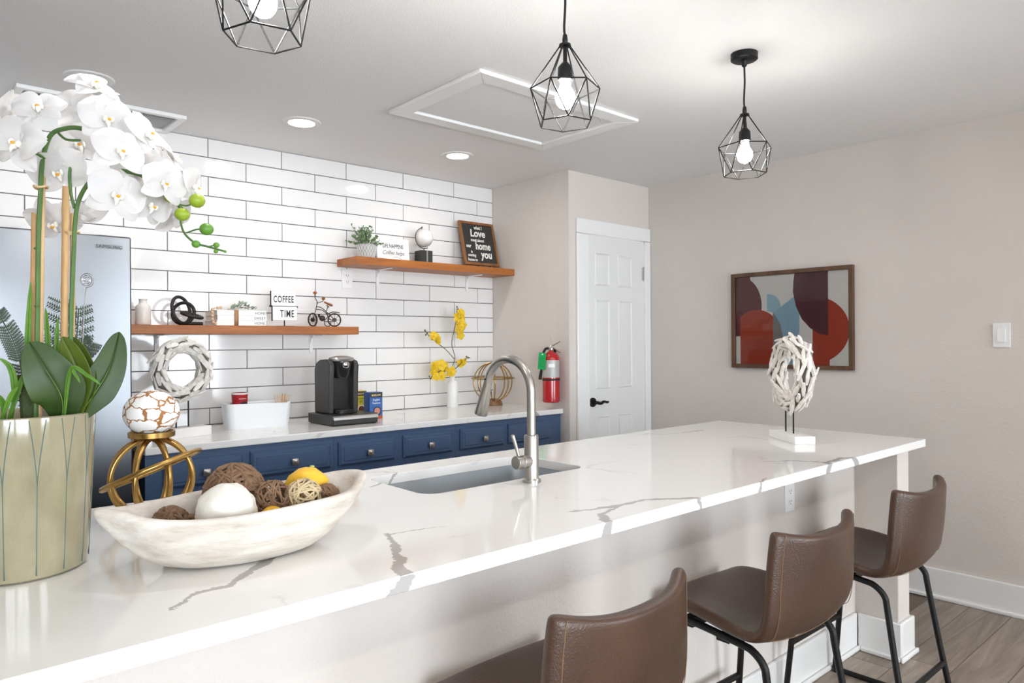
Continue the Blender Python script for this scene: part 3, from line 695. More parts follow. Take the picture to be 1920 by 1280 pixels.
# ------------------------------------------------------------------ things on the lower shelf
ZS = 1.4382
b_ = thing('ceramic_bottle', 'small white ceramic bottle vase on the shelf beside the fridge', 'vase', (.967, 3.80, ZS))
MB().lathe([(0, 0), (.033, 0), (.0355, .004), (.0355, .082), (.033, .093), (.022, .103), (.0185, .108), (.0185, .122), (.0215, .127), (.019, .127), (.016, .118), (0, .116)], 36, cap=False).build('body', mat('cream_glaze', '#ece5df', .3), b_)
kn = thing('knot_sculpture', 'black cast knot sculpture of looped bars on the shelf', 'sculpture', (1.165, 3.80, ZS))
def ringp(c, r, ax, n=40, sq=1.0):
    q = Vector((0, 0, 1)).rotation_difference(Vector(ax).normalized()); return [Vector(c) + q @ Vector((r * math.cos(2 * PI * k / n), r * sq * math.sin(2 * PI * k / n), 0)) for k in range(n)]
IRON = mat('cast_iron', '#2b2927', .5, .3, bump=.2, bscale=120)
for c, r, ax, sq in (((-.022, 0, .078), .064, (.55, -.75, .25), 1.12), ((-.012, 0, .062), .055, (-.6, -.75, .1), .95), ((.028, -.005, .052), .05, (.22, -.25, 1), .75)):
    MB().tube(ringp(c, r, ax, 40, sq), .0085, 10, closed=True).build('loop', IRON, kn)
MB().tube(smooth_path([(-.045, 0, .02), (-.01, -.01, .009), (.03, -.012, .0095), (.078, -.012, .009)]), .0088, 10).build('loop_end', IRON, kn)

PAPER = mat('book_pages', '#e3d9cc', .8); COVER = mat('book_cover', '#f3f1ee', .5)
bw = [('HOME', 0, .0), ('SWEET', .0265, .004), ('HOME', .053, .002)]
for (w_, z, dx), lb in zip(bw, ('bottom of the three white stacked books', 'middle white stacked book, lettered SWEET', 'topmost white stacked book, under the green sprig')):
    bk = thing('book', lb, 'book', (1.414 + dx, 3.80, ZS + z + .0003), 0, 'white books stacked on the shelf')
    MB().box(-.128, .128, -.09, .085, 0, .0028).box(-.128, .128, -.09, .085, .0232, .026).box(-.128, .128, -.0928, -.09, .0, .026).build('cover', COVER, bk, bevel=.0008)
    box('pages', -.1255, .1255, -.088, .0825, .0028, .0232, PAPER, bk)
    text('spine_title', w_, .0185, GREY_INK, bk, (.122, -.0931, .0062), align='RIGHT', sx=1.0, extrude=.0002, space=1.1)
st = MB().grid([[(x, y, z) for x in (-.011, .011)] for y, z in ((-.0945, .0), (-.0955, .03), (-.0955, .0805), (-.085, .0818), (.08, .0818))]).build('leather_strap', mat('strap_tan', '#a77d58', .6), solid=.0016, loc=(1.385, 3.80, ZS + .0003))
tag(st, 'tan leather strap wrapped around the stacked books', 'strap')
gar = thing('bead_garland', 'pale wooden bead garland hanging at the end of the books', 'garland', (1.285, 3.735, ZS))
bead = MB().ell((0, 0, 0), .0085, .0085, .0085, 14, 8).mesh('bead', mat('bead_wood', '#d9b89a', .55))
for k, (x, y, z) in enumerate([(.03, -.005, .0915), (.014, -.012, .0905), (-.0125, -.010, .082), (-.0145, -.012, .066), (-.016, -.013, .049), (-.0155, -.014, .032), (-.011, -.014, .0165), (.0, -.0105 - .01, .0085)]):
    place('bead', bead, gar, loc=(x, y, z))
MB().tube(smooth_path([(.03, -.005, .0915), (.014, -.012, .0905), (-.0125, -.010, .082), (-.016, -.013, .049), (-.011, -.014, .0165), (.0, -.0205, .0085)]), .0012, 5).build('twine', mat('twine', '#b79a78', .8), gar)
SAGE = mat('sage_leaf', '#8d9c86', .6, var=.15, vscale=20)
def leaf_mesh(name, m, L=1.0, Wd=.4, curl=.15, nu=6, nv=4, tip=1.0):
    rows_ = []
    for i in range(nu + 1):
        t = i / nu; w = Wd * (math.sin(PI * min(1, t ** .8)) ** .7 if 0 < t < 1 else 0.02)
        rows_.append([((j / nv * 2 - 1) * w / 2, t * L, curl * (-(t - .4) ** 2 * 1.2 + .2 * abs(j / nv * 2 - 1) ** 2 * Wd)) for j in range(nv + 1)])
    return MB().grid(rows_).mesh(name, m, 180)
sp = thing('greenery_sprig', 'sage green leaf sprig lying on the stacked books', 'sprig', (1.45, 3.765, ZS + .082))
random.seed(3); lm = leaf_mesh('leaf', SAGE, .034, .012, .006)
for k in range(34):
    t = k / 33; o = place('leaf', lm, sp, loc=(-.075 + .13 * t, random.uniform(-.012, .012), .006 + .028 * math.sin(PI * t) * random.random()))
    o.rotation_euler = (R(random.uniform(5, 60)), R(random.uniform(-40, 40)), R(random.uniform(-110, -20)))
MB().tube(smooth_path([(-.09, 0, .003), (-.03, 0, .012), (.05, 0, .02)]), .0015, 5).build('stem', mat('stem_brown', '#75664f', .7), sp)

sg = thing('letter_sign', 'black and white hanging-letter sign reading COFFEE TIME', 'sign', (1.685, 3.80, ZS), R(-8))
SWH = mat('sign_white', '#f4f3f1', .45)
box('top_board', -.073, .060, -.008, .002, .113, .193, SWH, sg, bevel=.001); box('top_edge', -.077, -.073, -.009, .003, .109, .195, INK, sg)
box('lower_board', -.066, .068, -.008, .002, .034, .112, SWH, sg, bevel=.001); box('lower_edge', -.070, -.066, -.009, .003, .030, .112, INK, sg)
box('divider_bar', -.080, .072, -.010, .003, .1105, .1135, INK, sg); MB().cyl((-.075, -.014, .112), (-.075, .006, .112), .006, 10).build('pivot', INK, sg)
box('end_hook', .069, .072, -.010, .003, .104, .1135, INK, sg)
text('coffee_word', 'COFFEE', .052, INK, sg, (-.006, -.0085, .133), sx=.56, align='CENTER', bold=.0006, space=1.15); text('time_word', 'TIME', .056, INK, sg, (.013, -.0085, .052), sx=.58, align='CENTER', bold=.0006, space=1.15)
MB().cyl((0, 0, .003), (0, 0, .036), .0035, 8).build('post', INK, sg); box('foot', -.045, .045, -.03, .03, 0, .003, mat('foot_brown', '#6d4a30', .6), sg)

mk = thing('miniature_bicycle', 'small dark metal bicycle ornament with orange-brown saddle and grips', 'ornament', (1.925, 3.80, ZS), R(-14))
DARKM = mat('dark_bronze', '#3a332e', .5, .5); TANW = mat('orange_wood', '#9a5228', .5)
def wheel(c, rot, nm='wheel', r=.036):
    w = sub_empty(nm, mk, c, rot)
    MB().tube([(r * math.cos(2 * PI * k / 28), 0, r * math.sin(2 * PI * k / 28)) for k in range(28)], .0042, 8, closed=True).build('tyre', DARKM, w)
    s_ = MB().cyl((0, -.006, 0), (0, .006, 0), .012, 12)
    for k in range(8): s_.cyl((0, 0, 0), ((r - .003) * math.cos(PI * k / 4), 0, (r - .003) * math.sin(PI * k / 4)), .0013, 5)
    s_.build('spokes', DARKM, w)
wheel((.058, 0, .0405), (0, 0, 0)); wheel((-.066, 0, .0405), (0, 0, R(38)))
fr_ = MB()
for a in ([(-.066, 0, .0405), (-.052, 0, .085), (-.040, 0, .135)], [(-.044, 0, .115), (-.02, 0, .112), (.012, 0, .085), (.03, 0, .045), (.058, 0, .0405)], [(-.048, 0, .10), (-.01, 0, .095), (.02, 0, .062), (.0, 0, .035), (.03, 0, .03), (.058, 0, .0405)], [(.01, 0, .088), (.022, 0, .118)], [(.01, 0, .088), (.035, 0, .066), (.058, 0, .0405)], [(.0, 0, .035), (.005, 0, .008), (.03, 0, .006), (.035, 0, .03)]):
    fr_.tube(smooth_path(a, 4), .0024, 6)
fr_.build('frame', DARKM, mk)
MB().ell((-.012, 0, .05), .017, .011, .017, 14, 9).cyl((-.03, 0, .055), (-.03, 0, .075), .007, 8).build('engine', DARKM, mk)
MB().tube(smooth_path([(.022, 0, .075), (.05, 0, .086), (.088, 0, .082)]), .003, 6).build('fender', DARKM, mk)
MB().tube(smooth_path([(-.062, -.045, .188), (-.062, -.045, .165), (-.04, -.012, .138), (-.04, .012, .138), (.0, .04, .15), (.004, .045, .165)]), .0022, 6).build('handlebar', DARKM, mk)
for c in ((-.062, -.045, .192), (.006, .046, .166)): MB().ell(c, .011, .010, .009, 12, 8).build('grip', TANW, mk)
loft([[(.0, -.012, .139), (.0, .012, .139), (0, .012, .147), (0, -.012, .147)], [(.045, -.018, .118), (.045, .018, .118), (.045, .018, .130), (.045, -.018, .130)]], True, True).build('saddle', TANW, mk, bevel=.003)
MB().tube([(.022 + .007 * math.cos(k * .7), .007 * math.sin(k * .7), .112 + k * .0009) for k in range(22)], .0014, 5).build('saddle_spring', DARKM, mk)

# ------------------------------------------------------------------ things on the upper shelf
ZU = 1.8482
po = thing('plant_pot', 'small grey and white patterned plant pot on the upper shelf', 'plant pot', (2.203, 3.80, ZU))
MB().lathe([(0, 0), (.040, 0), (.046, .004), (.055, .05), (.056, .086), (.0535, .088), (.051, .078), (0, .076)], 36, cap=False).build('body', mat('pot_grey', '#a9aaa8', .5), po)
pat = MB()
for k in range(18):
    a0 = 2 * PI * k / 18
    for s in (-1, 1):
        q = []
        for i in range(13):
            t = i / 12; z = .006 + .076 * t; r = (.046 + (.055 - .046) * min(1, z / .05) if z < .05 else .0555) + .0006; a = a0 + s * .165 * abs(math.sin(PI * 2 * t)) * .95
            q.append((r * math.cos(a), r * math.sin(a), z))
        pat.tube(q, .0012, 4)
pat.build('raised_pattern', mat('pattern_white', '#e9e8e6', .5), po)
fo = thing('potted_greenery', 'bushy artificial green plant in the small patterned pot', 'plant', (2.203, 3.80, ZU + .08))
random.seed(11); fm = MB(); stm = MB()
for k in range(46):
    a = random.uniform(0, 2 * PI); el = random.uniform(.05, 1.0); L_ = random.uniform(.08, .125) * (1.0 if el > .55 else .9)
    d = Vector((math.cos(a) * math.cos(el * PI / 2), math.sin(a) * math.cos(el * PI / 2) * .8, math.sin(el * PI / 2) + .1)).normalized()
    p0 = Vector((d.x * .02, d.y * .02, 0)); p2 = p0 + d * L_ * (1.22 if k < 5 else 1)
    if p2.y > .108: continue
    stm.tube([p0, p0.lerp(p2, .5) + Vector((0, 0, .006)), p2], .0009, 4)
    for q in range(11):
        t = .3 + .7 * q / 10; c = p0.lerp(p2, t) + Vector((random.uniform(-.006, .006), random.uniform(-.006, .006), random.uniform(-.005, .006)))
        nrm = Vector((random.uniform(-1, 1), random.uniform(-1, .3), random.uniform(-.2, 1))).normalized(); u = nrm.orthogonal().normalized(); w = nrm.cross(u); s = random.uniform(.0055, .0085)
        fm.add([c + u * s * math.cos(2 * PI * i / 6) + w * s * .8 * math.sin(2 * PI * i / 6) for i in range(6)], [tuple(range(6))])
lv = fm.build('leaves', mat('eucalyptus_leaf', '#8aa377', .6, color2='#4f6b42', vscale=25), fo, smooth=0); lv['kind'] = 'stuff'
stm.build('stems', mat('stem_green', '#5c6b45', .7), fo)
ws = thing('word_sign', 'white sign lettered LIFE HAPPENS Coffee helps', 'sign', (2.418, 3.845, ZU), 0)
sb = MB().box(-.118, .118, -.009, .009, 0, .150).build('board', SWH, ws, bevel=.0015, rot=(R(-6), 0, 0))
text('top_words', 'LIFE HAPPENS', .036, INK, sb, (0, -.0094, .088), sx=.68, align='CENTER', bold=.0003); text('script_words', 'Coffee helps', .037, GREY_INK, sb, (0, -.0094, .046), sx=.85, align='CENTER', shear=.35)
MB().tube(smooth_path([(.0, -.0096, .030), (.03, -.0096, .034), (.045, -.0096, .026), (.062, -.0096, .024)]), .0009, 5).build('flourish', GREY_INK, sb)
gl = thing('desk_globe', 'small white globe on a black block stand', 'globe', (2.618, 3.80, ZU))
box('block', -.042, .042, -.04, .04, 0, .082, mat('black_stone', '#2e2d2c', .5), gl, bevel=.002); box('chrome_strip', -.006, .006, -.0408, -.0395, .0, .082, CHROME, gl)
MB().ell((.003, 0, .165), .058, .058, .058, 32, 18).build('ball', mat('globe_white', '#f1eeec', .45, color2='#cfc8c4', vscale=16), gl)
q = Matrix.Rotation(R(-18), 4, 'Y')
mp_ = [Vector((.003, 0, .165)) + q @ Vector((.066 * math.cos(R(a)), 0, .066 * math.sin(R(a)))) for a in range(85, 280, 8)]
MB().tube(mp_, .0032, 8).cyl(mp_[0], Vector((.003, 0, .165)) + q @ Vector((0, 0, .056)), .0022, 6).ell(mp_[0] + Vector((0, 0, .004)), .005, .005, .005, 8, 6).cyl((.003, 0, .08), (.003, 0, .1), .003, 8).build('meridian_arm', mat('dark_steel', '#55504c', .35, .8), gl)
cb = thing('chalkboard_sign', 'wood-framed black sign with white brush lettering about home', 'sign', (3.085, 3.80, ZU), R(0))
fb = sub_empty('board_assembly', cb, (0, -.02, .016), (R(-14), 0, 0))
BW, BH, T_ = .150, .312, .018
OAK = wood('sign_frame_wood', '#6e4423', '#9a683a', .55, 2, 9)
for nm, a in (('frame_rail', (-BW, BW, BH - T_, BH)), ('frame_rail', (-BW, BW, 0, T_)), ('frame_stile', (-BW, -BW + T_, T_, BH - T_)), ('frame_stile', (BW - T_, BW, T_, BH - T_))): box(nm, a[0], a[1], -.012, .006, a[2], a[3], OAK, fb, bevel=.001)
box('panel', -BW + T_, BW - T_, -.004, .002, T_, BH - T_, mat('chalk_black', '#33302f', .8, var=.1), fb)
CHALK = mat('brush_white', '#ebe6de', .7)
for w_, x, z, s, sx in (('what I', .01, .262, .034, .8), ('Love', 0.0, .208, .074, .9), ('most about', -.01, .172, .031, .8), ('our', -.094, .126, .036, .8), ('home', .03, .117, .074, .78), ('is', -.075, .088, .026, .8), ('coming', -.078, .062, .029, .8), ('home to', -.076, .030, .029, .8), ('you', .05, .056, .078, .82)):
    text('brush_words', w_, s, CHALK, fb, (x, -.0045, z), sx=sx, align='CENTER', shear=.12, bold=.0014 * s / .05)
MB().tube([(-.05, -.05, .003), (-.05, -.05, .018), (-.05, -.03, .003), (-.05, .05, .003), (.05, .05, .003), (.05, -.03, .003), (.05, -.05, .018), (.05, -.05, .003)], .002, 6).build('wire_easel', INK, cb)

# ------------------------------------------------------------------ driftwood wreaths
def wreath(label, loc, rotz, Rm, rm, zc, base, rods, seed, sticks=96, hx0=.0105):
    w = thing('driftwood_wreath', label, 'ornament', loc, rotz, 'driftwood wreath ornaments')
    box('base_block', base[0], base[1], -base[2], base[2], 0, base[3], mat('block_white', '#f1efec', .6, var=.03), w, bevel=.002)
    for x in rods: MB().cyl((x, 0, base[3] - .002), (x, 0, zc - Rm + .01), .0035, 8).build('rod', BLACKM, w)
    random.seed(seed); ms = []
    for k in range(6):
        L_ = random.uniform(.06, .105); rows_ = []
        for i in range(5):
            t = i / 4 - .5; s = (1 - .5 * abs(2 * t) ** 2.5) * random.uniform(.85, 1.1); hx, hy = hx0 * s, .0048 * s
            rows_.append([(x + random.uniform(-.001, .001), y + random.uniform(-.001, .001), t * L_) for x, y in ((-hx, -hy), (0, -hy * 1.25), (hx, -hy), (hx, hy), (0, hy * 1.2), (-hx, hy))])
        ms.append(loft(rows_, True, True).mesh('stick', DRIFT, 30))
    MB().tube([(Rm * math.cos(2 * PI * k / 48), 0, zc + Rm * math.sin(2 * PI * k / 48)) for k in range(48)], rm * .6, 10, closed=True).build('core_ring', mat('wreath_core', '#8a7f75', .9), w)
    for k in range(sticks):
        a = 2 * PI * k / sticks * 1.0 + random.uniform(-.05, .05); ph_ = (k * 2.399) % (2 * PI); r = Rm + rm * .9 * math.cos(ph_); y = rm * .9 * math.sin(ph_)
        T = Vector((-math.sin(a), 0, math.cos(a))); Nn = Vector((math.cos(a) * math.cos(ph_), math.sin(ph_), math.sin(a) * math.cos(ph_)))
        T = (T + Vector((random.uniform(-.34, .34), random.uniform(-.34, .34), random.uniform(-.34, .34)))).normalized(); Bn = Nn.cross(T).normalized(); Nn = T.cross(Bn)
        o = place('stick', random.choice(ms), w); mtx = Matrix((Bn, Nn, T)).transposed().to_4x4(); mtx.translation = (r * math.cos(a), y, zc + r * math.sin(a)); o.matrix_local = mtx
wreath('white driftwood wreath on the back counter near the fridge', (1.055, 3.50, .9142), R(14), .112, .034, .312, (-.12, .12, .045, .045), (-.03, .03), 5)
wreath('white driftwood wreath standing at the far end of the island', (2.947, 1.51, .9142), R(52), .128, .036, .288, (-.127, .127, .044, .032), (-.022, .052), 8, 150, .0076)

# ------------------------------------------------------------------ things on the back counter
ZC = .9142
bn = thing('counter_caddy', 'white plastic caddy bin with scooped front on the back counter', 'bin', (1.468, 3.655, ZC))
def caddy(dx, dz0):
    lo = []
    for t in (0, .04, .3, .7, 1):
        g = .010 * (1 - t) - dx; l = []
        for x, y in rrect(-.170 + g, .170 - g, -.062 + g * .6, .062 - g * .6, .035 + .0, 7):
            dip = .034 * max(0, math.cos(max(-1, min(1, (x - .03) / .12)) * PI / 2)) * (1 if y < .03 else 0) * t ** 2
            l.append((x, y - (.0 if y > 0 else .006 * (1 - (x / .17) ** 2)), dz0 + (.128 - dz0) * t - dip))
        lo.append(l)
    return lo
lo = caddy(0, 0); li = caddy(-.0035, .004)
loft(lo + li[::-1], True, True).build('tub', mat('bin_white', '#eef0f1', .4), bn)
cu = thing('paper_cup', 'red paper cup standing in the white caddy', 'cup', (1.385, 3.668, ZC + .0045))
MB().lathe([(0, 0), (.030, 0), (.031, .004), (.040, .172), (.0415, .175), (.039, .175), (.030, .01), (0, .008)], 32, cap=False).build('cup_wall', mat('cup_red', '#b5252b', .45), cu)
MB().lathe([(.0398, .167), (.0406, .1715), (.0418, .176), (.0395, .176)], 32, cap=False).build('rim', WHITEP, cu)
MB().ell((.008, -.0375, .118), .018, .003, .014, 16, 8).build('badge', INK, cu)
MB().tube([(-.018, -.0360, .1455), (-.006, -.0393, .1458), (.008, -.0391, .1456), (.018, -.0363, .1452)], .0012, 5).build('script_line', SWH, cu)
for k in range(9):
    s = MB().box(-.0028, .0028, -.0008, .0008, 0, .158).build('stir_stick', mat('stick_wood', '#d9b68e', .7), loc=(1.585 + .0062 * (k % 5), 3.655 + .008 * (k // 5), ZC + .0055), rot=(R(-3 + k), R(-6 + 3.2 * k), R(20)))
    tag(s, 'thin wooden stir stick standing in the white caddy', 'stir stick', 'stir sticks in the caddy')
pk = box('sweetener_packets', 1.455, 1.54, 3.635, 3.672, ZC + .0045, ZC + .112, mat('packet_grey', '#8f9092', .6), bevel=.004); tag(pk, 'grey packet holder inside the white caddy', 'packets')
ld_ = MB().ell((1.512, 3.618, ZC + .098), .014, .012, .012, 14, 8).lathe([(.004, 0), (.004, .09)], 8, (1.512, 3.62, ZC + .0045)).build('white_spoon', WHITEP); tag(ld_, 'round white scoop end sticking up in the caddy', 'scoop')

dw = thing('pod_drawer', 'black coffee pod drawer base under the coffee maker', 'drawer', (1.882, 3.50, ZC))
DGREY = mat('drawer_black', '#3a3938', .35, .2)
box('housing', -.136, .136, -.13, .142, .003, .054, DGREY, dw, bevel=.004)
MB().box(-.128, .128, -.136, -.130, .006, .034).build('drawer_front', DGREY, dw, bevel=.003)
loft([[(-.130, -.130, .034), (.130, -.130, .034), (.130, -.130, .050), (-.130, -.130, .050)], [(-.130, -.144, .032), (.130, -.144, .032), (.130, -.142, .044), (-.130, -.142, .044)]], True, True).build('handle_strip', mat('silver_strip', '#c9c9c8', .3, .7), dw)
for x in (-.12, .12):
    for y in (-.115, .125): MB().cyl((x, y, 0), (x, y, .003), .01, 10).build('foot', INK, dw)
cm = thing('coffee_maker', 'black and silver single-cup coffee maker on a pod drawer', 'coffee maker', (1.868, 3.52, ZC + .0542))
BLK = mat('maker_black', '#1f1e1e', .22); CHAR = mat('maker_charcoal', '#3b3837', .45)
def ysec(pts, x0, x1, nm, m, bev=.006): loft([[(x0, y, z) for y, z in pts], [(x1, y, z) for y, z in pts]], True, True).build(nm, m, cm, bevel=bev, seg=3)
ysec([(.115, 0), (.117, .235), (.10, .268), (.06, .284), (.0, .288), (.0, .0)], -.058, .058, 'rear_body', CHAR, .006)
for s_ in (-1, 1):
    ysec([(.117, 0), (.119, .235), (.102, .268), (.06, .286), (-.01, .290), (-.048, .280), (-.062, .258), (-.056, .20), (-.050, .0)], s_ * .072 - .015, s_ * .072 + .015, 'side_panel', CHAR, .007)
box('cup_bay', -.057, .057, -.012, .0, .0, .2, BLK, cm)
hd_ = MB().lathe([(0, .0), (.036, .0), (.043, .016), (.051, .055), (.056, .085), (.056, .09), (0, .09)], 36, cap=False).build('brew_head', mat('brew_smoke', '#3f3e3e', .12, .6), cm, loc=(0, -.026, .189))
MB().lathe([(.056, .0), (.064, .002), (.068, .012), (.064, .02), (.03, .028), (0, .030)], 36, (0, 0, .090), cap=False).build('lid', mat('lid_silver', '#c6c3c2', .28, .8), hd_)
MB().ell((0, -.05, .072), .022, .012, .022, 18, 10).build('crest', CHROME, hd_)
loft([[(x, y - .03, z) for x, y in rrect(-.056, .056, -.062, .03, .03, 6)] for z in (0, .022)], True, True).build('drip_tray', BLK, cm, bevel=.003)
MB().lathe([(.0, .0), (.046, 0), (.048, .003), (0, .004)], 28, (0, -.03, .022), cap=False).build('drip_grille', mat('grille_chrome', '#6f6f6f', .25, .9), cm)
cord = MB().tube(smooth_path([(.088, .08, .16), (.118, .085, .13), (.138, .09, .08), (.128, .10, .03), (.118, .115, .0), (.125, .15, -.045)]), .003, 8).build('power_cord', INK, cm)
def tea(label, loc, col, dark, words, cols, rz):
    t = thing('tea_box', label, 'tea box', loc, rz, 'tea boxes by the coffee maker')
    box('carton', -.041, .041, -.033, .033, 0, .150, mat('tea_' + col, col, .5), t, bevel=.001)
    box('header_band', -.0405, .0405, -.0334, -.033, .122, .149, mat('tea_' + dark, dark, .5), t)
    text('brand_words', 'BIGELOW', .0135, mat('tea_gold', '#e5d9a5', .5), t, (0, -.0337, .130), align='CENTER', bold=.0003)
    for k, w_ in enumerate(words): text('flavour_words', w_, .0165, mat('tea_word' + cols[0], cols[0], .5), t, (0, -.0337, .103 - k * .018), align='CENTER', shear=.15)
    MB().cyl((.006, -.0338, .043), (.006, -.0330, .043), .026, 24).build('cup_print', mat('tea_cup' + cols[1], cols[1], .5), t)
    MB().cyl((.006, -.0342, .045), (.006, -.0338, .045), .019, 24).build('tea_print', mat('tea_liquid' + cols[2], cols[2], .5), t)
    box('foot_print', -.0405, .0405, -.0334, -.033, .001, .018, mat('tea_foot' + cols[3], cols[3], .5), t)
tea('yellow tea carton behind the pod drawer', (2.10, 3.735, ZC), '#d8c93c', '#4a3a20', ('Lemon', 'Lift'), ('#5d7a2a', '#f3efe4', '#7a3a22', '#e8e3d0'), R(0))
tea('blue tea carton standing at the end of the pod drawer', (2.108, 3.572, ZC), '#3563a8', '#33302c', ('English', 'Teatime'), ('#eef0f5', '#1f2a44', '#c98a78', '#b4552c'), R(0))

wv = thing('bottle_vase', 'slim white bottle vase holding the yellow orchid', 'vase', (2.835, 3.79, ZC))
MB().lathe([(0, 0), (.034, 0), (.037, .004), (.0365, .10), (.037, .155), (.030, .172), (.018, .182), (.0155, .192), (.0155, .232), (.0175, .236), (.0125, .236), (.012, .2), (0, .195)], 36, cap=False).build('body', mat('vase_white', '#f2f1ef', .35, bump=.2, bscale=50), wv)
yo = thing('yellow_orchid', 'artificial yellow orchid branches in the slim white vase', 'flower', (2.835, 3.79, ZC))
YST = mat('twig_green', '#6b6338', .7)
br = [[(0, 0, .20), (.0, 0, .27), (.02, 0, .33), (-.005, 0, .42), (.012, 0, .50), (.035, 0, .58), (.04, 0, .655)], [(.015, 0, .32), (-.05, 0, .38), (-.13, -.005, .43), (-.2, -.01, .48), (-.22, -.01, .505)], [(0, 0, .235), (-.06, -.02, .265), (-.11, -.03, .25), (-.17, -.03, .225), (-.195, -.03, .205)], [(0, 0, .24), (.05, -.02, .285), (.1, -.03, .325), (.125, -.03, .325)]]
for q_ in br: MB().tube(smooth_path(q_), .0028, 6).build('twig', YST, yo)
YEL = mat('petal_yellow', '#f0d22e', .55, color2='#dcae14', vscale=40)
def blossom_mesh(nm, m, rad):
    mb = MB()
    for k in range(5):
        a = 2 * PI * k / 5; w = .62 if k in (1, 4) else .42; rows_ = []
        for i in range(5):
            t = i / 4; hw_ = w * rad * (math.sin(PI * (.08 + .92 * t) ** .8) ** .6 if t < 1 else .1); z = rad * (.25 * t - .45 * t * t)
            rows_.append([(math.cos(a) * t * rad - math.sin(a) * s * hw_, math.sin(a) * t * rad + math.cos(a) * s * hw_, z + .1 * rad * s * s) for s in (-1, -.4, .4, 1)])
        mb.grid(rows_)
    mb.ell((0, -.1 * rad, .12 * rad), .18 * rad, .2 * rad, .2 * rad, 8, 6)
    return mb.mesh(nm, m, 60)
bmsh = blossom_mesh('blossom', YEL, .038); random.seed(21)
spots = [(.045, .62, 1), (.03, .595, 1), (.06, .585, 1), (.04, .555, 1), (.062, .545, .95), (.035, .52, 1), (.055, .50, .9), (.05, .475, .8), (-.155, .465, .9), (-.175, .475, .8), (-.14, .44, .8), (-.15, .275, 1.1), (-.12, .285, 1.05), (-.175, .255, 1.05), (-.14, .235, 1.05), (-.1, .255, 1), (-.165, .215, .9), (-.06, .235, .9), (-.03, .24, .95), (-.075, .275, .9), (-.12, .215, .9), (.06, .29, .85), (.078, .30, .75)]
for x, z, s in spots:
    o = place('blossom', bmsh, yo, loc=(x + .0, random.uniform(-.045, -.008), z)); d = Vector((random.uniform(-.7, .5), -1, random.uniform(-.4, .5))).normalized()
    o.rotation_mode = 'QUATERNION'; o.rotation_quaternion = d.to_track_quat('Z', 'Y'); o.scale = (s, s, s)
for c in ((-.205, .49), (-.222, .507), (-.215, .48), (-.19, .20), (-.2, .213), (.128, .327), (.113, .333), (.036, .665), (.043, .65)): MB().ell((c[0], -.02 if c[1] < .3 else -.006, c[1]), .006, .006, .007, 8, 6).build('bud', mat('bud_brown', '#6d6a3a', .6), yo)

def gold_sphere(t, r, zc, n, tube_r, eq_r=None, tilt=None, cut=0):
    for k in range(n):
        a = PI * k / n + .2; pts_ = [(r * math.cos(2 * PI * i / 48) * math.cos(a), r * math.cos(2 * PI * i / 48) * math.sin(a), zc + r * math.sin(2 * PI * i / 48)) for i in range(48)]
        MB().tube(pts_, tube_r, 8, closed=True).build('ring', GOLD, t)
gs = thing('gold_orb', 'open gold band sphere on a wooden base in the counter corner', 'ornament', (3.135, 3.735, ZC))
gold_sphere(gs, .132, .158, 4, .0042)
MB().tube([(.145 * math.cos(2 * PI * i / 48), .145 * math.sin(2 * PI * i / 48), .185) for i in range(48)], .0042, 8, closed=True).build('equator_ring', GOLD, gs)
BRW = wood('base_wood', '#5f3f27', '#8a6240', .5, 0, 9)
MB().lathe([(0, 0), (.066, 0), (.066, .012), (.058, .028), (.036, .042), (.02, .044), (.02, .026), (0, .024)], 32, cap=False).build('base_block', BRW, gs)

# ------------------------------------------------------------------ things on the island
# planter
PC = Vector((.202, 1.668, .9142))
pt = thing('ceramic_planter', 'tall glossy olive-beige ceramic planter holding the white orchid', 'planter', PC); pt.scale = (1.085, 1.085, 1)
prof = [(0, 0), (.098, 0), (.104, .005), (.1075, .03), (.113, .15), (.1195, .292), (.1195, .299), (.117, .301), (.112, .296), (.108, .27), (.100, .10), (0, .095)]
MB().lathe(prof, 56, cap=False).build('vessel', mat('olive_glaze', '#aaa083', .10, color2='#857f66', vscale=9, bump=.08, bscale=40, coat=.6, stretch=(1, 1, .4)), pt)
def pot_r(z): return .1075 + (z - .03) / .12 * .0055 if z < .15 else .113 + (z - .15) / .142 * .0065
ln = MB(); NP = 15
for k in range(NP):
    for s in (-1, 1):
        q = []
        for i in range(22):
            t = i / 21; z = .296 - .285 * t; w = .5 * (1 - min(1, t / .42)) ** 1.3
            a = 2 * PI * (k + .5 + s * w * .5 * 2 * .5) / NP; q.append(((pot_r(z) - .0003) * math.cos(a), (pot_r(z) - .0003) * math.sin(a), z))
        ln.tube(q, .0009, 4)
ln.build('glaze_lines', mat('teal_line', '#5f716c', .2), pt)
MB().lathe([(0, .262), (.05, .266), (.107, .258)], 40, cap=False).build('moss', mat('moss', '#5e5a33', .95, color2='#3a3f1e', vscale=60, bump=1.0, bscale=150), pt)

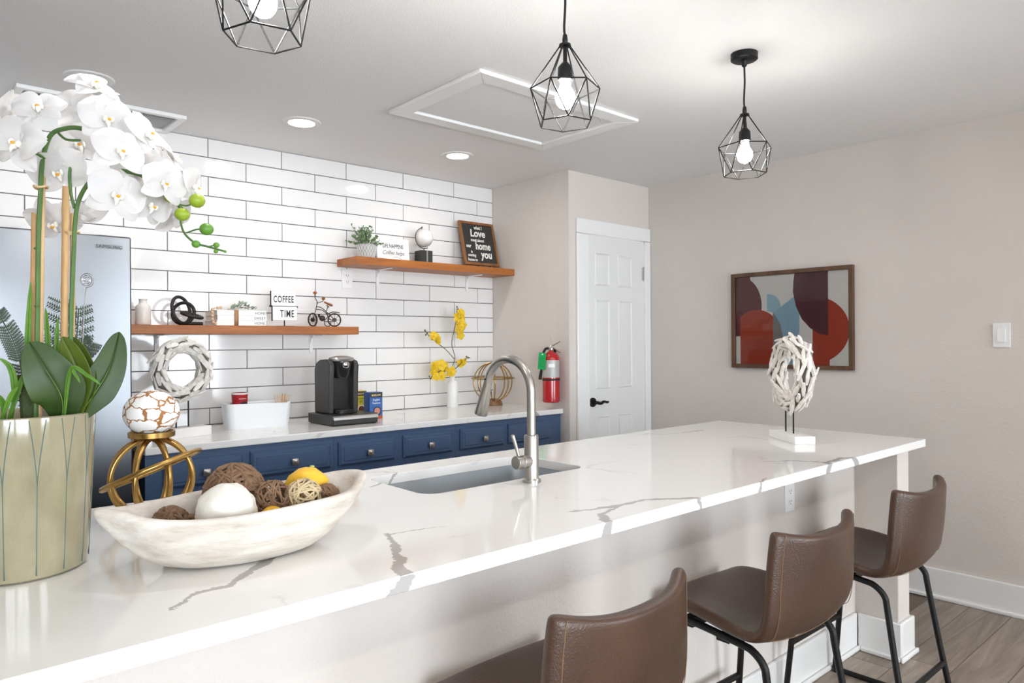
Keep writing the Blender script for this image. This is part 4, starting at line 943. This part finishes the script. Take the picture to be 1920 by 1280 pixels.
oc = thing('white_orchid', 'tall artificial white orchid with bamboo stakes and broad green leaves', 'flower', (PC.x, PC.y, 1.18))
O0 = Vector((PC.x, PC.y, 1.18))
def loc_(pts): return [Vector(p) - O0 for p in pts]
STEM = mat('orchid_stem', '#4f7038', .5, var=.12, vscale=40); BAMB = mat('bamboo', '#dbbd8e', .55, color2='#b98a52', vscale=14, stretch=(1, 1, .25)); 
for pts_, r in (([(.223, 1.620, 1.19), (.227, 1.617, 1.394), (.229, 1.615, 1.546), (.232, 1.612, 1.627), (.235, 1.603, 1.697), (.245, 1.587, 1.741), (.262, 1.558, 1.751), (.283, 1.527, 1.749), (.310, 1.489, 1.731), (.337, 1.452, 1.694)], .0042),
                ([(.256, 1.571, 1.744), (.264, 1.543, 1.728), (.281, 1.516, 1.724)], .0024), ([(.238, 1.600, 1.700), (.216, 1.586, 1.708), (.197, 1.590, 1.725)], .0026),
                ([(.277, 1.599, 1.19), (.279, 1.597, 1.394), (.283, 1.593, 1.517), (.286, 1.590, 1.589), (.293, 1.585, 1.631), (.310, 1.556, 1.664), (.342, 1.515, 1.677), (.380, 1.481, 1.666), (.410, 1.454, 1.641), (.435, 1.432, 1.600)], .0040),
                ([(.285, 1.592, 1.610), (.280, 1.596, 1.636), (.278, 1.598, 1.672), (.280, 1.596, 1.693)], .003),
                ([(.405, 1.45, 1.635), (.411, 1.426, 1.616), (.420, 1.406, 1.607), (.421, 1.391, 1.590)], .0017), ([(.420, 1.406, 1.607), (.431, 1.396, 1.604), (.443, 1.385, 1.611)], .0015),
                ([(.43, 1.437, 1.60), (.435, 1.432, 1.562), (.448, 1.407, 1.538), (.467, 1.390, 1.530), (.491, 1.369, 1.521)], .002), ([(.440, 1.427, 1.558), (.452, 1.404, 1.563), (.464, 1.393, 1.562)], .0015), ([(.467, 1.390, 1.530), (.478, 1.380, 1.533)], .0013)):
    MB().tube(smooth_path(loc_(pts_)), r, 8).build('flower_stem', STEM, oc)
# joints on the two main stems
for z in (1.30, 1.42, 1.53): MB().lathe([(.0042, -.002), (.0056, 0), (.0042, .002)], 10, Vector((.2265, 1.6165, z)) - O0, cap=False).build('stem_node', STEM, oc)
for a, b, r in (((.222, 1.674, 1.19), (.230, 1.668, 1.609), .0045), ((.230, 1.627, 1.19), (.238, 1.620, 1.716), .0048), ((.270, 1.629, 1.19), (.276, 1.624, 1.656), .0062), ((.284, 1.633, 1.19), (.289, 1.628, 1.605), .005)):
    A_, B_ = Vector(a) - O0, Vector(b) - O0; n_ = 30; MB().tube([A_.lerp(B_, i / n_) for i in range(n_ + 1)], [r * (1.12 if i % 10 == 7 else 1) for i in range(n_ + 1)], 10).build('bamboo_stake', BAMB, oc)
for c in ((.2335, 1.6165, 1.647), (.2845, 1.610, 1.565)):
    MB().tube([Vector(c) - O0 + Vector((.011 * math.cos(2 * PI * k / 16), .013 * math.sin(2 * PI * k / 16), .002 * math.sin(k))) for k in range(16)], .0022, 6, closed=True).build('raffia_tie', mat('raffia', '#d8b98c', .8), oc)
# broad leaves
def broad_leaf(pts, wmax, hint, m, fold=.12, nm='leaf'):
    P = smooth_path(loc_(pts), 7); n_ = len(P); rows_ = []
    for i, p in enumerate(P):
        t = i / (n_ - 1); T = (P[min(i + 1, n_ - 1)] - P[max(i - 1, 0)]).normalized(); s = T.cross(Vector(hint)).normalized(); nn = s.cross(T).normalized()
        w = wmax / 2 * (max(.0, math.sin(PI * (.10 + .90 * t ** .92))) ** .62 if t < 1 else .02) * (.25 + .75 * min(1, t * 2.4))
        rows_.append([p + s * w * u + nn * (fold * w * (u * u) - .004 * (abs(u) < .01)) for u in (-1, -.75, -.5, -.25, -.06, 0, .06, .25, .5, .75, 1)])
    lf = MB().grid(rows_).build(nm, m, oc, solid=.0016, smooth=180, sub=1)
    return P, lf
LG = mat('leaf_dark_green', '#3a521f', .5, color2='#2a4018', vscale=9); LG2 = mat('leaf_olive_green', '#5a6b1e', .40, color2='#46581c', vscale=9)
VEIN = mat('leaf_rib', '#6f9440', .5)
for pts_, w, hint, m in (([(.262, 1.612, 1.185), (.258, 1.570, 1.245), (.232, 1.562, 1.300), (.209, 1.580, 1.352)], .094, (-.25, -1, .1), LG), ([(.285, 1.595, 1.19), (.289, 1.578, 1.258), (.281, 1.578, 1.312), (.264, 1.596, 1.362)], .058, (-.75, -.8, .2), LG2),
                         ([(.290, 1.600, 1.19), (.302, 1.597, 1.259), (.297, 1.606, 1.311), (.284, 1.622, 1.362)], .062, (-.85, -.7, .2), LG2), ([(.276, 1.612, 1.185), (.308, 1.585, 1.240), (.340, 1.578, 1.300), (.361, 1.591, 1.372)], .070, (-.2, -1, -.1), LG)):
    P, lf = broad_leaf(pts_, w, hint, m)
    hv = Vector(hint).normalized() * -.0 + Vector((0, -.0026, 0)); k0 = int(len(P) * .1); k1 = int(len(P) * .72)
    MB().tube([p + hv for p in P[k0:k1]], [.0011 - .0009 * i / (k1 - k0) for i in range(k1 - k0)], 5).build('midrib', VEIN, lf)
GRS = mat('grass_blade', '#6f9a35', .5, color2='#4d7a2a', vscale=10)
for pts_, w in (([(.188, 1.651, 1.19), (.191, 1.621, 1.263), (.184, 1.614, 1.304), (.168, 1.615, 1.322)], .012), ([(.178, 1.633, 1.19), (.195, 1.605, 1.264), (.201, 1.586, 1.294)], .010), ([(.178, 1.647, 1.19), (.173, 1.624, 1.239), (.160, 1.615, 1.258)], .010), ([(.256, 1.671, 1.19), (.252, 1.674, 1.353), (.249, 1.677, 1.42)], .010),
                ([(.262, 1.585, 1.19), (.262, 1.515, 1.300), (.283, 1.473, 1.290), (.300, 1.459, 1.274)], .007), ([(.264, 1.584, 1.19), (.262, 1.512, 1.295), (.268, 1.493, 1.290), (.272, 1.483, 1.278)], .006), ([(.215, 1.654, 1.19), (.216, 1.653, 1.343), (.221, 1.648, 1.47)], .012), ([(.266, 1.68, 1.19), (.268, 1.685, 1.33), (.272, 1.69, 1.40)], .010), ([(.165, 1.62, 1.19), (.18, 1.59, 1.25), (.19, 1.57, 1.27)], .009)):
    broad_leaf(pts_, w, (-.2, -1, .1), GRS, .3, 'grass_blade')
FERN = mat('fern_dark', '#3b4a38', .65)
def frond(pts, L, n_=22, hint=(-.2, -1, .1)):
    P = smooth_path(loc_(pts), 12); mb = MB().tube(P, .0014, 5); m_ = len(P)
    for k in range(n_):
        f = .12 + .86 * k / (n_ - 1); i = min(int(f * (m_ - 1)), m_ - 2); p = P[i]; T = (P[i + 1] - P[i]).normalized(); s = T.cross(Vector(hint)).normalized(); l = L * (math.sin(PI * min(1, .25 + .75 * (1 - f))) ** .8) 
        for sg in (-1, 1):
            d_ = (s * sg + T * .55).normalized(); e_ = d_.cross(Vector(hint)).normalized()
            mb.tube([p, p + d_ * l], .0010, 3)
            for q in range(6):
                c = p + d_ * l * (.15 + .8 * q / 5); ll = l * .34 * (1 - .5 * q / 5)
                for g in (-1, 1): mb.add([c - d_ * .0017, c + d_ * .0017, c + (e_ * g + d_ * .6).normalized() * ll], [(0, 1, 2)])
    mb.build('fern_frond', FERN, oc, smooth=0)
frond([(.208, 1.640, 1.19), (.205, 1.645, 1.292), (.194, 1.659, 1.353), (.172, 1.688, 1.41)], .020, 30)
frond([(.262, 1.70, 1.20), (.288, 1.748, 1.30), (.291, 1.773, 1.353), (.296, 1.796, 1.440)], .034); frond([(.272, 1.70, 1.20), (.300, 1.739, 1.286), (.315, 1.752, 1.353), (.324, 1.773, 1.425)], .034); frond([(.275, 1.69, 1.2), (.304, 1.735, 1.286), (.321, 1.747, 1.325), (.345, 1.756, 1.350)], .026)
MB().tube(smooth_path(loc_([(.214, 1.63, 1.19), (.212, 1.634, 1.25), (.204, 1.64, 1.29)])), [.013] * 7 + [.008] * 6, 8).build('mossy_stem', mat('moss_stem', '#46502e', .95, bump=1.0, bscale=200), oc)

# blooms: each flower has five petals and a lip
def petal_mat():
    m = bpy.data.materials.new('orchid_petal'); m.use_nodes = True; N = m.node_tree.nodes; L = m.node_tree.links; b = N['Principled BSDF']
    b.inputs['Base Color'].default_value = srgb('#e9e6e4'); b.inputs['Roughness'].default_value = .6
    t = N.new('ShaderNodeBsdfTranslucent'); t.inputs[0].default_value = srgb('#e9e6e4'); x = N.new('ShaderNodeMixShader'); x.inputs[0].default_value = .35
    L.new(b.outputs[0], x.inputs[1]); L.new(t.outputs[0], x.inputs[2]); L.new(x.outputs[0], N['Material Output'].inputs[0]); return m
PET = petal_mat()
def petal_mesh(nm, Wd, base_w, back):
    rows_ = []; nu, nv = 9, 8
    for i in range(nu + 1):
        t = i / nu; w = Wd * (math.sin(PI * (base_w + (1 - base_w) * t) ** .95) ** .62 if t < 1 else .12)
        rows_.append([(u * w, t, .16 * math.sin(t * PI * .6) - back * t * t + .10 * (u * u) * Wd * math.sin(PI * t) + .025 * math.sin(5 * u + 4 * t)) for u in [(-1 + 2 * j / nv) for j in range(nv + 1)]])
    return MB().grid(rows_).mesh(nm, PET, 180)
WIDE = petal_mesh('petal', .62, .10, .22); SEP = petal_mesh('petal', .40, .08, .30)
lipm = MB()
lipm.ell((0, -.10, .16), .10, .13, .12, 12, 8)
for s in (-1, 1): lipm.ell((s * .13, -.02, .17), .06, .12, .13, 10, 7)
lipm.tube([(0, -.12, .2), (0, -.26, .24), (.0, -.34, .2)], [.08, .06, .02], 8)
LIP = lipm.mesh('lip', mat('lip_white', '#f5efe2', .5), 60)
THR = MB().ell((0, -.04, .27), .065, .055, .05, 10, 7).mesh('throat', mat('lip_yellow', '#e8a21c', .5), 60)
FL = [(0.313, 1.460, 1.756, 0.042), (0.318, 1.415, 1.611, 0.045), (0.391, 1.391, 1.638, 0.039), (0.450, 1.419, 1.644, 0.037), (0.384, 1.451, 1.607, 0.040), (0.232, 1.612, 1.794, 0.042), (0.190, 1.543, 1.706, 0.048), (0.262, 1.612, 1.682, 0.047), (0.306, 1.520, 1.827, 0.042), (0.373, 1.434, 1.731, 0.043), (0.318, 1.389, 1.683, 0.042), (0.440, 1.508, 1.601, 0.039), (0.261, 1.666, 1.591, 0.046), (0.432, 1.488, 1.709, 0.042), (0.199, 1.722, 1.804, 0.046), (0.302, 1.630, 1.740, 0.046), (0.379, 1.535, 1.686, 0.045), (0.306, 1.653, 1.815, 0.045), (0.310, 1.677, 1.614, 0.044)]
DIRS = [(.1, -1, -.05), (0, -1, -.1), (.1, -1, -.05), (.75, -.8, -.05), (.35, -1, -.3), (-.5, -.8, .5), (-.7, -.8, .1), (-.3, -.8, -.5), (.1, -.6, .8), (.5, -.8, .4), (.2, -1, .1), (.6, .3, -.3), (-.2, -.5, -.6), (.8, -.3, .5), (-.8, .2, .3), (-.3, -1, .2), (.4, -.7, -.2), (-.2, .6, .6), (.3, .4, -.6)]
random.seed(9)
for (x, y, z, r), d in zip(FL, DIRS):
    d = Vector(d).normalized(); qd = d.to_track_quat('Z', 'Y') @ Matrix.Rotation(R(random.uniform(-25, 25)), 3, 'Z').to_quaternion()
    f = sub_empty('flower', oc, Vector((x, y, z)) - O0); f.rotation_mode = 'QUATERNION'; f.rotation_quaternion = qd; f.scale = (r * 1.16,) * 3
    for me_, ang, s in ((SEP, 0, 1.0), (SEP, 128, .98), (SEP, -128, .98), (WIDE, 66, 1.02), (WIDE, -66, 1.02)):
        o = place('petal', me_, f); o.rotation_euler = (random.uniform(-.22, .22), random.uniform(-.12, .12), R(ang + random.uniform(-6, 6))); o.scale = (s, s, s); o.location = (0, 0, .02 if me_ is WIDE else 0)
    place('lip', LIP, f); place('throat', THR, f)
BUD = mat('bud_green', '#a3b52a', .45, color2='#7f9a26', vscale=30); BUD2 = mat('bud_deep_green', '#5f8f30', .45)
for k, (x, y, z, r) in enumerate(((0.412, 1.426, 1.623, .0125), (0.445, 1.383, 1.613, .0135), (0.421, 1.391, 1.586, .0125), (0.465, 1.392, 1.563, .012), (0.45, 1.405, 1.535, .0075), (0.479, 1.38, 1.533, .0055), (0.478, 1.38, 1.521, .004), (.491, 1.369, 1.521, .003))):
    MB().ell(Vector((x, y, z)) - O0, r * 1.08, r, r * .95, 16, 10).build('bud', BUD if k < 3 else BUD2, oc)
wc = thing('wire_card_holder', 'thin silver wire card holder with a spiral top behind the orchid', 'card holder', (.300, 1.70, 1.17))
W0 = Vector((.300, 1.70, 1.17)); cw = Vector((.328, 1.714, 1.482)); rt = Vector((.748, -.663, 0))
MB().tube([p - W0 for p in smooth_path([(.300, 1.70, 1.17), (.318, 1.716, 1.286), (.321, 1.720, 1.353), (.324, 1.718, 1.426), (.327, 1.715, 1.466)])] + [cw - W0 + rt * (.016 - .0125 * i / 60) * math.cos(-PI / 2 + i * .33) + Vector((0, 0, 1)) * (.016 - .0125 * i / 60) * math.sin(-PI / 2 + i * .33) for i in range(60)], .0008, 6).build('wire', CHROME, wc)

# gold stand with the white ball
gd = thing('gold_ring_stand', 'gold stand of bent rings with a small plate on top', 'stand', (.508, 1.925, .9142))
r0, c0 = .098, .100
for k in range(4):
    a = PI * k / 4 + .15; MB().tube([(r0 * math.cos(2 * PI * i / 56) * math.cos(a), r0 * math.cos(2 * PI * i / 56) * math.sin(a), c0 + .002 + r0 * .98 * math.sin(2 * PI * i / 56)) for i in range(56)], .0066, 10, closed=True).build('ring', GOLD, gd)
tq = Matrix.Rotation(R(-42), 4, 'Z') @ Matrix.Rotation(R(-23), 4, 'Y')
MB().tube([Vector((0, 0, c0 + .02)) + tq @ Vector((.116 * math.cos(2 * PI * i / 56), .116 * math.sin(2 * PI * i / 56), 0)) for i in range(56)], .0066, 10, closed=True).build('tilted_ring', GOLD, gd)
MB().lathe([(0, 0), (.046, 0), (.053, .003), (.0535, .015), (.051, .016), (.048, .006), (0, .005)], 40, (0, 0, .200), cap=False).build('plate', GOLD, gd)
wbll = MB().ell((0, 0, .056), .064, .064, .056, 36, 20, lambda d: .03 * noise.noise(d * 2.2)).build('cracked_ball', cracked('cracked_white'), loc=(.508, 1.925, 1.1205)); tag(wbll, 'white ball with brown crackle lines on the gold stand', 'ball')

# dough bowl and what it holds
bw_ = thing('dough_bowl', 'long whitewashed carved wooden dough bowl on the island', 'bowl', (.562, 1.462, .9142), R(1))
def bl(a, b, z, dz=0.0):
    out = []
    for k in range(64):
        t = 2 * PI * k / 64; c, s = math.cos(t), math.sin(t); pinch = 1 - .38 * max(0, -c) ** 2.0 + .06 * max(0, c) ** 2 * abs(s)
        wv = 1 + .018 * math.sin(5 * t + .6) + .012 * math.sin(8 * t + 2)
        out.append((a * .935 * c * wv, b * s * pinch * wv, z + dz * (1.0 * max(0, -c) ** 3 + 1.0 * max(0, c) ** 2 - .35 * abs(s) ** 3 + .22 * math.sin(4 * t + 1))))
    return out
lps = [bl(.135, .066, 0), bl(.168, .084, .006), bl(.222, .112, .036, .004), bl(.264, .134, .074, .009), bl(.288, .146, .100, .014), bl(.294, .150, .112, .016), bl(.290, .147, .119, .017), bl(.272, .131, .119, .017), bl(.262, .124, .108, .014), bl(.225, .104, .062, .006), bl(.17, .080, .030), bl(.08, .035, .022)]
loft(lps, True, True).build('bowl_body', WHITEWASH, bw_, sub=1, smooth=180)
TWIG = mat('twig_brown', '#6a4e38', .8, color2='#8d6d52', vscale=30, bump=.5, bscale=100); RAT = mat('rattan_cream', '#c9b48e', .7)
def vine_ball(name, label, c, r, m, n_, tr, seed, wob=.06, core=None):
    o = thing(name, label, 'decor ball', (c[0] - .0235, c[1] - .063, c[2] + .008), 0, 'decor balls in the dough bowl'); random.seed(seed); mb = MB()
    for k in range(n_):
        ax = Vector((random.gauss(0, 1), random.gauss(0, 1), random.gauss(0, 1))).normalized(); u = ax.orthogonal().normalized(); w = ax.cross(u); off = random.uniform(-.55, .55); rr_ = math.sqrt(1 - off * off) * r; ph_ = random.random() * 6
        mb.tube([ax * off * r + (u * math.cos(2 * PI * i / 26) + w * math.sin(2 * PI * i / 26)) * rr_ * (1 + wob * math.sin(3 * 2 * PI * i / 26 + ph_)) for i in range(26)], tr * random.uniform(.8, 1.2), 5, closed=True)
    mb.build('woven_vine', m, o)
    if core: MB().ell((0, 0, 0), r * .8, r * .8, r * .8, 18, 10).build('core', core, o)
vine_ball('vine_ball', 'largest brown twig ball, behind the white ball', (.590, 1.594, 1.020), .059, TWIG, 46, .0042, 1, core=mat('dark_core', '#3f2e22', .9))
vine_ball('rattan_ball', 'open brown rattan ball beside the white ball', (.632, 1.497, 1.018), .036, TWIG, 22, .0022, 2)
vine_ball('rattan_ball', 'open cream rattan ball in front of the yellow fruit', (.690, 1.477, 1.017), .0355, RAT, 22, .0021, 3)
vine_ball('vine_ball', 'small brown twig ball beside the cream rattan ball', (.748, 1.485, 1.008), .024, TWIG, 24, .0028, 4, core=mat('dark_core', '#3f2e22', .9))
vine_ball('vine_ball', 'brown twig ball at the pointed end of the bowl', (.452, 1.562, .985), .032, TWIG, 30, .0032, 6, core=mat('dark_core', '#3f2e22', .9))
vine_ball('vine_ball', 'small brown twig ball touching the white ball', (.492, 1.548, .972), .026, TWIG, 24, .0028, 7, core=mat('dark_core', '#3f2e22', .9))
vine_ball('vine_ball', 'brown twig ball buried under the rattan balls', (.665, 1.535, .968), .032, TWIG, 24, .0032, 12, core=mat('dark_core', '#3f2e22', .9))
cwb = MB().ell((0, 0, 0), .056, .056, .052, 36, 20, lambda d: .08 * noise.noise(d * 2.3) + .035 * noise.noise(d * 6)).build('carved_ball', mat('chalk_white', '#e6e1d8', .85, bump=1.0, bscale=30), loc=(.511, 1.425, 1.020)); tag(cwb, 'chalky white rough ball in the dough bowl', 'decor ball')
LEM = mat('lemon_yellow', '#eab52c', .45, bump=.2, bscale=120)
def lemon(label, c, s, rot, leaf=True):
    l = thing('artificial_lemon', label, 'fruit', (c[0] - .0235, c[1] - .063, c[2] + .008), rot, 'yellow fruits in the dough bowl')
    MB().lathe([(0, -.046), (.006, -.044), (.012, -.038), (.026, -.026), (.0345, -.006), (.0345, .008), (.028, .026), (.014, .038), (.007, .043), (0, .046)], 28, cap=False).build('rind', LEM, l, rot=(R(78), R(10), 0)).scale = (s, s, s)
    if leaf:
        MB().ell((.012, -.014, .034 * s), .007, .006, .003, 8, 5).build('calyx', mat('calyx_green', '#b3bd6a', .6), l)
lemon('large yellow fruit with green calyx leaning on the bowl', (.726, 1.545, 1.026), 1.12, R(60)); lemon('yellow fruit wedged low between the white and rattan balls', (.614, 1.460, .988), .68, R(20), False)

# ------------------------------------------------------------------ lettering becomes plain mesh
bpy.context.view_layer.update()
_dg = bpy.context.evaluated_depsgraph_get()
for o in TEXTS:
    me = bpy.data.meshes.new_from_object(o.evaluated_get(_dg)); n = bpy.data.objects.new('lettering', me); COL.objects.link(n)
    n.parent = o.parent; n.location = o.location; n.rotation_euler = o.rotation_euler; n.scale = o.scale
    nm = o.name.split('.')[0]; bpy.data.objects.remove(o); n.name = nm
